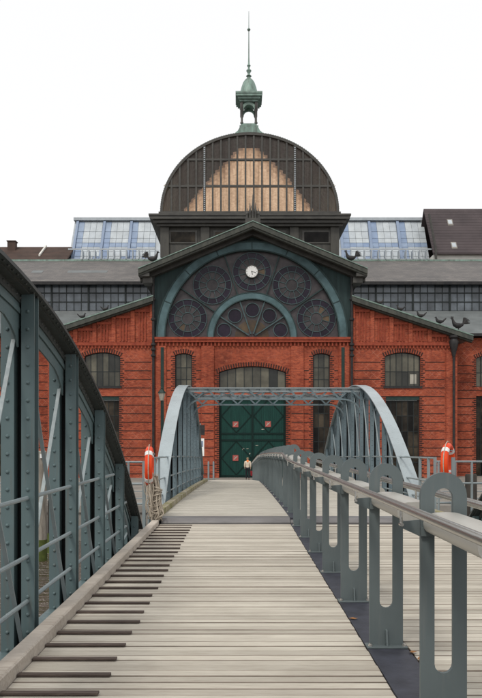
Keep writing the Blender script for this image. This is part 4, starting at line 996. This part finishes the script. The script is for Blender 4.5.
# ------------------------------------------------------------------ bird statues on the roofs
def bird(loc, h, face, label, big):
    t = thing('rooster_statue' if big else 'hen_statue', loc, label, 'statue'); x, y, z = loc; s = face; u = h
    mb = MB(); pts = [(-.42, .52), (-.30, .40), (-.12, .33), (.08, .33), (.24, .42), (.33, .58), (.38, .74), (.42, .84)] if big else [(-.46, .42), (-.3, .32), (-.1, .27), (.12, .28), (.27, .36), (.36, .52), (.40, .64), (.43, .70)]
    rs = [.05, .12, .19, .20, .17, .115, .08, .07]
    mb.tube([(x+s*a*u, y, z+b*u) for a, b in pts], [r*u for r in rs], 10); mb.lathe([(.01*u, -.075*u), (.07*u, -.04*u), (.085*u, 0), (.06*u, .05*u), (.01*u, .08*u)], (x+s*pts[-1][0]*u, y, z+(pts[-1][1]+.03)*u), 8); mb.build('body', 'ironpipe', t, True)
    hx, hz = pts[-1][0], pts[-1][1]+.03
    mb = MB(); mb.prism([(x+s*(hx+.06)*u, z+(hz+.03)*u), (x+s*(hx+.19)*u, z+(hz-.01)*u), (x+s*(hx+.06)*u, z+(hz-.04)*u)], y-.025*u, y+.025*u); mb.build('beak', 'ironpipe', t)
    if big:
        mb = MB()
        for k in range(4): mb.prism([(x+s*(hx-.09+k*.05)*u, z+(hz+.05)*u), (x+s*(hx-.04+k*.05)*u, z+(hz+.05)*u), (x+s*(hx-.07+k*.055)*u, z+(hz+.15)*u)], y-.015*u, y+.015*u)
        mb.build('comb', 'ironpipe', t)
        mb = MB()
        for k in range(6):
            a = R(95+k*17); L = .52-.03*k; mb.tube([(x+s*-.36*u, y, z+.48*u), (x+s*(-.40+.6*L*math.cos(a))*u, y, z+(.5+.75*L*math.sin(a))*u), (x+s*(-.42+L*math.cos(a)*1.0-.08)*u, y, z+(.48+L*math.sin(a)*.85)*u)], [.05*u, .06*u, .02*u], 6)
        mb.build('tail', 'ironpipe', t, True)
    else:
        mb = MB(); mb.tube([(x+s*-.40*u, y, z+.42*u), (x+s*-.58*u, y, z+.58*u), (x+s*-.66*u, y, z+.66*u)], [.1*u, .08*u, .02*u], 6); mb.build('tail', 'ironpipe', t, True)
    for k in (-1, 1):
        mb = MB(); mb.tube([(x+.02*u, y+k*.07*u, z+.35*u), (x+.03*u, y+k*.07*u, z-.02*u)], .025*u, 6); mb.build('leg', 'ironpipe', t)
def gz(x): return apz-gs*abs(x-CX)+.125
X = PX(152.5, RY+.25); bird((X, RY+.25, gz(X)), 1.0, 1, 'dark metal rooster on the gable end beside the lower wing roof with two hens', True)
X = PX(351, RY+.25); bird((X, RY+.25, gz(X)), 1.0, -1, 'dark metal rooster on the gable end beside the wing roof with four hens', True)
hens = [(380, .62, 'small hen statue on the four-hen wing roof, closest to the gable'), (400.5, .66, 'second hen statue down the four-hen wing roof from the gable'), (421, .72, 'third hen statue down the four-hen wing roof from the gable'), (440, .8, 'fourth and biggest hen statue on the four-hen wing roof, next to the rooster')]
for x, h, lab in hens: X = PX(x, FY-.5); bird((X, FY-.5, rakeR(X)+.295), h, -1 if x > 385 else 1, lab, False)
X = PX(458, FY-.5); bird((X, FY-.5, rakeR(X)+.295), 1.15, -1, 'dark rooster statue at the low end of the wing roof with four hens', True)
for x, lab in ((82, 'hen statue on the two-hen wing roof, lower of the two'), (105, 'hen statue on the two-hen wing roof, upper of the two')): X = PX(x, FY-.5); bird((X, FY-.5, rakeL(X)+.295), .62, 1, lab, False)

# ------------------------------------------------------------------ buildings behind
BY = 110.0; bu = BY/FPX
ob = thing('office_building', (1.5, BY, GROUND), 'modern office building with a leaning pale blue glass front behind the hall', 'building')
bx0, bx1 = PX(67.5, BY), PX(431, BY); bz0, bz1 = PZ(262, BY), PZ(213, BY); lean = 4.0
mb = MB(); mb.hexa([(bx0, BY+.15, bz0-.5), (bx1, BY+.15, bz0-.5), (bx1, BY+18, bz0-.5), (bx0, BY+18, bz0-.5), (bx0+.2, BY+lean+.15, bz1), (bx1-.6, BY+lean+.15, bz1), (bx1-.6, BY+18, bz1), (bx0+.2, BY+18, bz1)])
mb.box(bx0, bx1, BY-.05, BY+18, GROUND-.1, bz0-.501); mb.build('wall', 'frame_pale', ob)
mb = MB(); mb.box(bx0+.1, bx1-.3, BY+lean-.4, BY+18, bz1+.001, bz1+.45); mb.build('roof_edge', 'frame_pale', ob)
rowz = [262, 255.5, 250, 244.5, 239.5, 234, 226, 214]
rowz = [PZ(y, BY) for y in rowz]; rz2 = []
def leanY(z): return BY+lean*(z-bz0)/(bz1-bz0)
def office(xa, xb, bays):
    for bi in range(bays):
        p = xa+(xb-xa)*bi/bays; q = xa+(xb-xa)*(bi+1)/bays; nc = 4; c = (q-p)/(nc+.45)
        mb = MB(); mb.hexa([(p, leanY(bz0)-.25, bz0), (p+c*.4, leanY(bz0)-.25, bz0), (p+c*.4, leanY(bz0)+.14, bz0), (p, leanY(bz0)+.14, bz0), (p+.1, leanY(bz1)-.25, bz1), (p+c*.4+.1, leanY(bz1)-.25, bz1), (p+c*.4+.1, leanY(bz1)+.14, bz1), (p+.1, leanY(bz1)+.14, bz1)]); mb.build('mullion', 'frame_blue', ob)
        for i in range(nc):
            for j in range(len(rowz)-1):
                a, b, z0, z1 = p+c*(.45+i)+.02, p+c*(1.45+i)-.02, rowz[j]+.03, rowz[j+1]-.03
                blue = (j == 3) or i == 0 or (j < 1 and random.random() < .3)
                mb = MB(); mb.hexa([(a, leanY(z0)+.02, z0), (b, leanY(z0)+.02, z0), (b, leanY(z0)+.14, z0), (a, leanY(z0)+.14, z0), (a, leanY(z1)+.02, z1), (b, leanY(z1)+.02, z1), (b, leanY(z1)+.14, z1), (a, leanY(z1)+.14, z1)]); mb.build('pane', 'pane_blue' if blue else 'pane_modern', ob)
office(PX(70.5, BY), PX(154, BY), 3); office(PX(342, BY), PX(430, BY), 3)
for z in (PZ(249.5, BY-1),):
    for xa, xb in ((70, 156), (340, 432)): mb = MB(); mb.box(PX(xa, BY), PX(xb, BY), BY-1.2, BY-1.1, z-.12, z+.12); mb.box(PX(xa, BY), PX(xb, BY), BY-1.2, BY-1.1, z-1.6, z-1.45); mb.build('balcony_rail', 'frame_pale', ob)
    for q in range(12):
        x = PX(84+q*6.2 if q < 11 else 150, BY); mb = MB(); mb.box(x-.08, x+.08, BY-1.2, BY-.1, z-3, z-.12) if q % 2 else mb.box(x-.05, x+.05, BY-1.2, BY-.1, z-3, z-.12); mb.build('rail_post', 'frame_pale', ob)
    for q in range(12):
        x = PX(350+q*6.8, BY); mb = MB(); mb.box(x-.06, x+.06, BY-1.2, BY-.1, z-3, z-.12); mb.build('rail_post', 'frame_pale', ob)
mb = MB(); mb.box(PX(66, BY), PX(433, BY), BY-1.3, BY-.06, bz0-2.4, bz0-1.8); mb.build('balcony_slab', 'frame_pale', ob)
def gable_house(x0, x1, Y, ye, yr_, mat, label, extras):
    t = thing('tiled_house', ((x0+x1)/2, Y, GROUND), label, 'building'); z0, z1 = PZ(ye, Y), PZ(yr_, Y+5)
    mb = MB(); mb.box(x0, x1, Y, Y+10, GROUND-.1, z0); mb.build('wall', 'render_white', t)
    mb = MB(); mb.prismx([(Y-.5, z0-.1), (Y+5, z1), (Y+10.5, z0-.1), (Y+10.5, z0+.1), (Y+5, z1+.22), (Y-.5, z0+.1)], x0-.2, x1+.2) if False else None
    mb = MB(); mb.hexa([(x0-.2, Y-.5, z0-.1), (x1+.2, Y-.5, z0-.1), (x1+.2, Y+5, z1-.2), (x0-.2, Y+5, z1-.2), (x0-.2, Y-.5, z0+.12), (x1+.2, Y-.5, z0+.12), (x1+.2, Y+5, z1+.02), (x0-.2, Y+5, z1+.02)])
    mb.hexa([(x0-.2, Y+5.001, z1-.2), (x1+.2, Y+5.001, z1-.2), (x1+.2, Y+10.5, z0-.1), (x0-.2, Y+10.5, z0-.1), (x0-.2, Y+5.001, z1+.02), (x1+.2, Y+5.001, z1+.02), (x1+.2, Y+10.5, z0+.12), (x0-.2, Y+10.5, z0+.12)])
    rf = mb.build('roof', mat, t)
    tz = lambda y: RK(y, Y-.5, z0+.12, Y+5, z1+.02)
    nrow = 16                                         # tile courses as thin steps
    for k in range(nrow):
        ya = Y-.5+5.4*k/nrow; yb = ya+5.4/nrow*.98
        mb = MB(); mb.prismx([(ya, tz(ya)+.003), (yb, tz(yb)+.003), (yb, tz(yb)+.012), (ya, tz(ya)+.06)], x0-.18, x1+.18); mb.build('tile_course', mat, rf)
    for (x, y) in extras:
        # skylight: depth from the roof plane
        best = min((abs((VY-y)/FPX-(tz(q)-EYE)/q), q) for q in [Y+5*i/200 for i in range(200)])[1]
        X = PX(x, best); f = MB(); f.prismx([(best-.35, tz(best-.35)+.02), (best+.35, tz(best+.35)+.02), (best+.35, tz(best+.35)+.16), (best-.35, tz(best-.35)+.16)], X-.42, X+.42); f = f.build('skylight', 'concrete', rf)
        mb = MB(); mb.prismx([(best-.24, tz(best-.24)+.161), (best+.24, tz(best+.24)+.161), (best+.24, tz(best+.24)+.18), (best-.24, tz(best-.24)+.18)], X-.3, X+.3); mb.build('pane', 'pane_modern', f)
    return t, rf, tz
gable_house(PX(433.5, 107), PX(640, 107), 107, 254.5, 209, 'tiles_dark', 'house with steep dark tiled roof and two skylights beside the leaning glass front', [(450, 223), (454, 246)])
t, rf, tz = gable_house(PX(-180, 107), PX(66, 107), 107, 262, 247, 'redroof', 'low house with brown tiled roof and a small chimney behind the hall', [])
mb = MB(); X = PX(12.5, 111); mb.box(X-.6, X+.6, 110.4, 111.4, tz(110.4)-.3, PZ(242.5, 111)); ch = mb.build('chimney', 'redroof', rf)
mb = MB(); mb.box(X-.7, X+.7, 110.3, 111.5, PZ(242.5, 111)+.002, PZ(242.5, 111)+.15); mb.build('chimney_cap', 'redroof', ch)
mb = MB(); X = PX(43, 110); mb.prismx([(108, tz(108)+.06), (111.8, tz(111.8)+.06), (111.8, tz(111.8)+.35), (108, tz(108)+.35)], X-.12, X+.12); mb.build('party_wall', 'render_white', rf)
for X in (PX(433, BY-3), PX(429.5, BY-3)): pass
mb = MB(); mb.tube([(PX(429, 106), 106, PZ(214, 106)), (PX(436, 106), 106, PZ(250, 106)), (PX(436, 106), 106, PZ(259, 106))], .18, 8); mb.build('drain_pipe', 'darkmetal', ob, True)

# ------------------------------------------------------------------ quay furniture
LMY = 57.0
X = PX(161.8, LMY); t = thing('street_lamp', (X, LMY, GROUND), 'old street lamp with a small glazed lantern in front of the hall', 'street lamp')
mb = MB(); zl = PZ(400.5, LMY); mb.lathe([(.2, 0), (.2, .35), (.12, .5), (.09, 1.2), (.12, 1.25), (.075, 1.35), (.055, zl-GROUND-.1), (.10, zl-GROUND)], (X, LMY, GROUND), 12); mb.build('pole', 'greenpole', t, True)
mb = MB(); mb.lathe([(.14, 0), (.27, .55), (.27, .58)], (X, LMY, zl), 6); mb.build('lantern_glass', 'lampglass', t)
mb = MB(); mb.lathe([(.33, .58), (.33, .62), (.14, .86), (.05, .9), (.07, 1.0), (.01, 1.1)], (X, LMY, zl), 6)
mb.build('lantern_cap', 'greenpole', t)
SY = 45.0
sx_ = PX(195.3, SY); t = thing('sign_post', (sx_, SY, GROUND), 'grey pole with a dark sign panel above a white sign left of the green door', 'sign')
mb = MB(); mb.tube([(sx_, SY, GROUND), (sx_, SY, PZ(423.5, SY))], .04, 8); mb.tube([(PX(200.5, SY), SY, GROUND), (PX(200.5, SY), SY, PZ(423.5, SY))], .035, 8); mb.build('pole', 'pipe', t, True)
mb = MB(); mb.box(PX(193.5, SY), PX(204.8, SY), SY-.07, SY-.041, PZ(435, SY), PZ(425, SY)); mb.build('dark_panel', 'ironpipe', t)
mb = MB(); mb.box(PX(198.8, SY), PX(204.2, SY), SY-.068, SY-.041, PZ(456, SY), PZ(438.5, SY)); n_ = mb.build('white_notice', 'white', t)
mb = MB(); mb.box(PX(199.8, SY), PX(203.2, SY), SY-.073, SY-.0685, PZ(447, SY), PZ(441, SY)); mb.build('notice_print', 'frame_blue', n_)
for x, lab in ((208.5, 'slim grey bollard on the quay, the one closer to the sign pole'), (213.5, 'slim grey bollard on the quay, the one closer to the green door')):
    X = PX(x, 56); mb = MB(); mb.lathe([(.07, 0), (.07, 1.45), (.05, 1.52), (.01, 1.55)], (X, 56, GROUND), 10); tag(mb.build('bollard', 'pipe', None, True), lab, 'bollard', 'slim bollards by the green door')
# quay-edge railing, seen between the truss posts
for s, (xa, xb), lab in ((-1, (-14, -2.4), 'grey pipe railing along the quay edge behind the weathered pile'), (1, (4.6, 16), 'grey pipe railing along the quay edge under the wing roof with four hens')):
    t = thing('quay_railing', ((xa+xb)/2, QY+.1, GROUND), lab, 'railing')
    k = 7
    for i in range(k): x = xa+(xb-xa)*i/(k-1); mb = MB(); mb.tube([(x, QY+.1, GROUND+.05), (x, QY+.1, GROUND+1.1)], .03, 8); mb.build('post', 'pipe', t, True)
    for z in (1.1, .7, .35): mb = MB(); mb.tube([(xa, QY+.1, GROUND+z), (xb, QY+.1, GROUND+z)], .025, 8); mb.build('pipe', 'pipe', t, True)

# ------------------------------------------------------------------ person by the door
HX, HY = PX(247.6, 54.5), 54.5; HZ = deckZ(HY)
per = thing('person', (HX, HY, HZ), 'person seen from behind in a cream jacket with orange scarf walking to the door', 'person')
def skin(name, verts, edges, mat, root=0, sub=1):
    me = bpy.data.meshes.new(name); me.from_pydata([(x, y, z) for x, y, z, r in verts], edges, []); o = bpy.data.objects.new(name, me); COL.objects.link(o)
    o.parent = per; WL[o] = WL[per]; m = o.modifiers.new('skin', 'SKIN')
    for i, v in enumerate(verts): me.skin_vertices[0].data[i].radius = (v[3], v[3]*.8)
    me.skin_vertices[0].data[root].use_root = True
    s_ = o.modifiers.new('sub', 'SUBSURF'); s_.levels = sub; s_.render_levels = 2; me.materials.append(M[mat]); m.use_smooth_shade = True; return o
B = [(0, 0, .92, .13), (0, .01, 1.12, .13), (0, .01, 1.34, .15), (0, 0, 1.46, .055), (0, .01, 1.53, .07), (0, .02, 1.60, .095), (0, .01, 1.68, .07),
     (-.17, 0, 1.37, .06), (-.21, .02, 1.12, .048), (-.20, .08, .90, .036), (-.19, .11, .82, .035), (.17, 0, 1.37, .06), (.21, -.02, 1.12, .048), (.22, .02, .89, .036), (.22, .05, .80, .035),
     (-.09, 0, .88, .09), (-.10, .05, .48, .062), (-.10, .0, .08, .045), (-.10, .12, .03, .04), (.09, 0, .88, .09), (.10, -.03, .48, .062), (.10, -.10, .09, .045), (.10, .02, .03, .04)]
E = [(0, 1), (1, 2), (2, 3), (3, 4), (4, 5), (5, 6), (2, 7), (7, 8), (8, 9), (9, 10), (2, 11), (11, 12), (12, 13), (13, 14), (0, 15), (15, 16), (16, 17), (17, 18), (0, 19), (19, 20), (20, 21), (21, 22)]
skin('body', B, E, 'skin')
J = [(0, 0, .80, .175), (0, .01, 1.0, .165), (0, .01, 1.2, .165), (0, .01, 1.36, .16), (0, 0, 1.45, .085), (-.19, 0, 1.37, .085), (-.225, .02, 1.12, .07), (-.215, .08, .93, .055), (.19, 0, 1.37, .085), (.225, -.02, 1.12, .07), (.235, .02, .93, .055)]
skin('jacket', J, [(0, 1), (1, 2), (2, 3), (3, 4), (3, 5), (5, 6), (6, 7), (3, 8), (8, 9), (9, 10)], 'cream_jacket')
T = [(0, 0, .93, .155)]+[(x, y, z, r*1.28) for x, y, z, r in (B[15], B[16], B[17], B[19], B[20], B[21])]
skin('trousers', T, [(0, 1), (1, 2), (2, 3), (0, 4), (4, 5), (5, 6)], 'navy')
skin('hair', [(0, -.02, 1.54, .075), (0, -.015, 1.62, .105), (0, -.005, 1.70, .08)], [(0, 1), (1, 2)], 'hair')
skin('scarf', [(-.09, .01, 1.44, .05), (0, -.07, 1.45, .055), (.09, .01, 1.44, .05), (.03, -.13, 1.33, .05)], [(0, 1), (1, 2), (1, 3)], 'scarf', 1)
skin('shoe', [(-.10, -.03, .05, .05), (-.10, .14, .035, .04)], [(0, 1)], 'black'); skin('shoe', [(.10, -.13, .05, .05), (.10, .04, .035, .04)], [(0, 1)], 'black')
bx, by, bz = HX+.29, HY+.06, HZ
t = thing('shopping_bag', (bx, by, bz+.30), 'dark red bag hanging from the hand of the person in the cream jacket', 'bag')
mb = MB(); mb.hexa([(bx-.06, by-.14, bz+.30), (bx+.06, by-.14, bz+.30), (bx+.06, by+.14, bz+.30), (bx-.06, by+.14, bz+.30), (bx-.09, by-.17, bz+.66), (bx+.09, by-.17, bz+.66), (bx+.09, by+.17, bz+.66), (bx-.09, by+.17, bz+.66)]); mb.build('pouch', 'redbag', t, bevel=.02)
mb = MB(); mb.tube([(bx-.03, by-.1, bz+.65), (bx-.05, by-.03, bz+.79), (bx-.05, by+.03, bz+.79), (bx-.03, by+.1, bz+.65)], .012, 6); mb.build('handle', 'redbag', t, True)
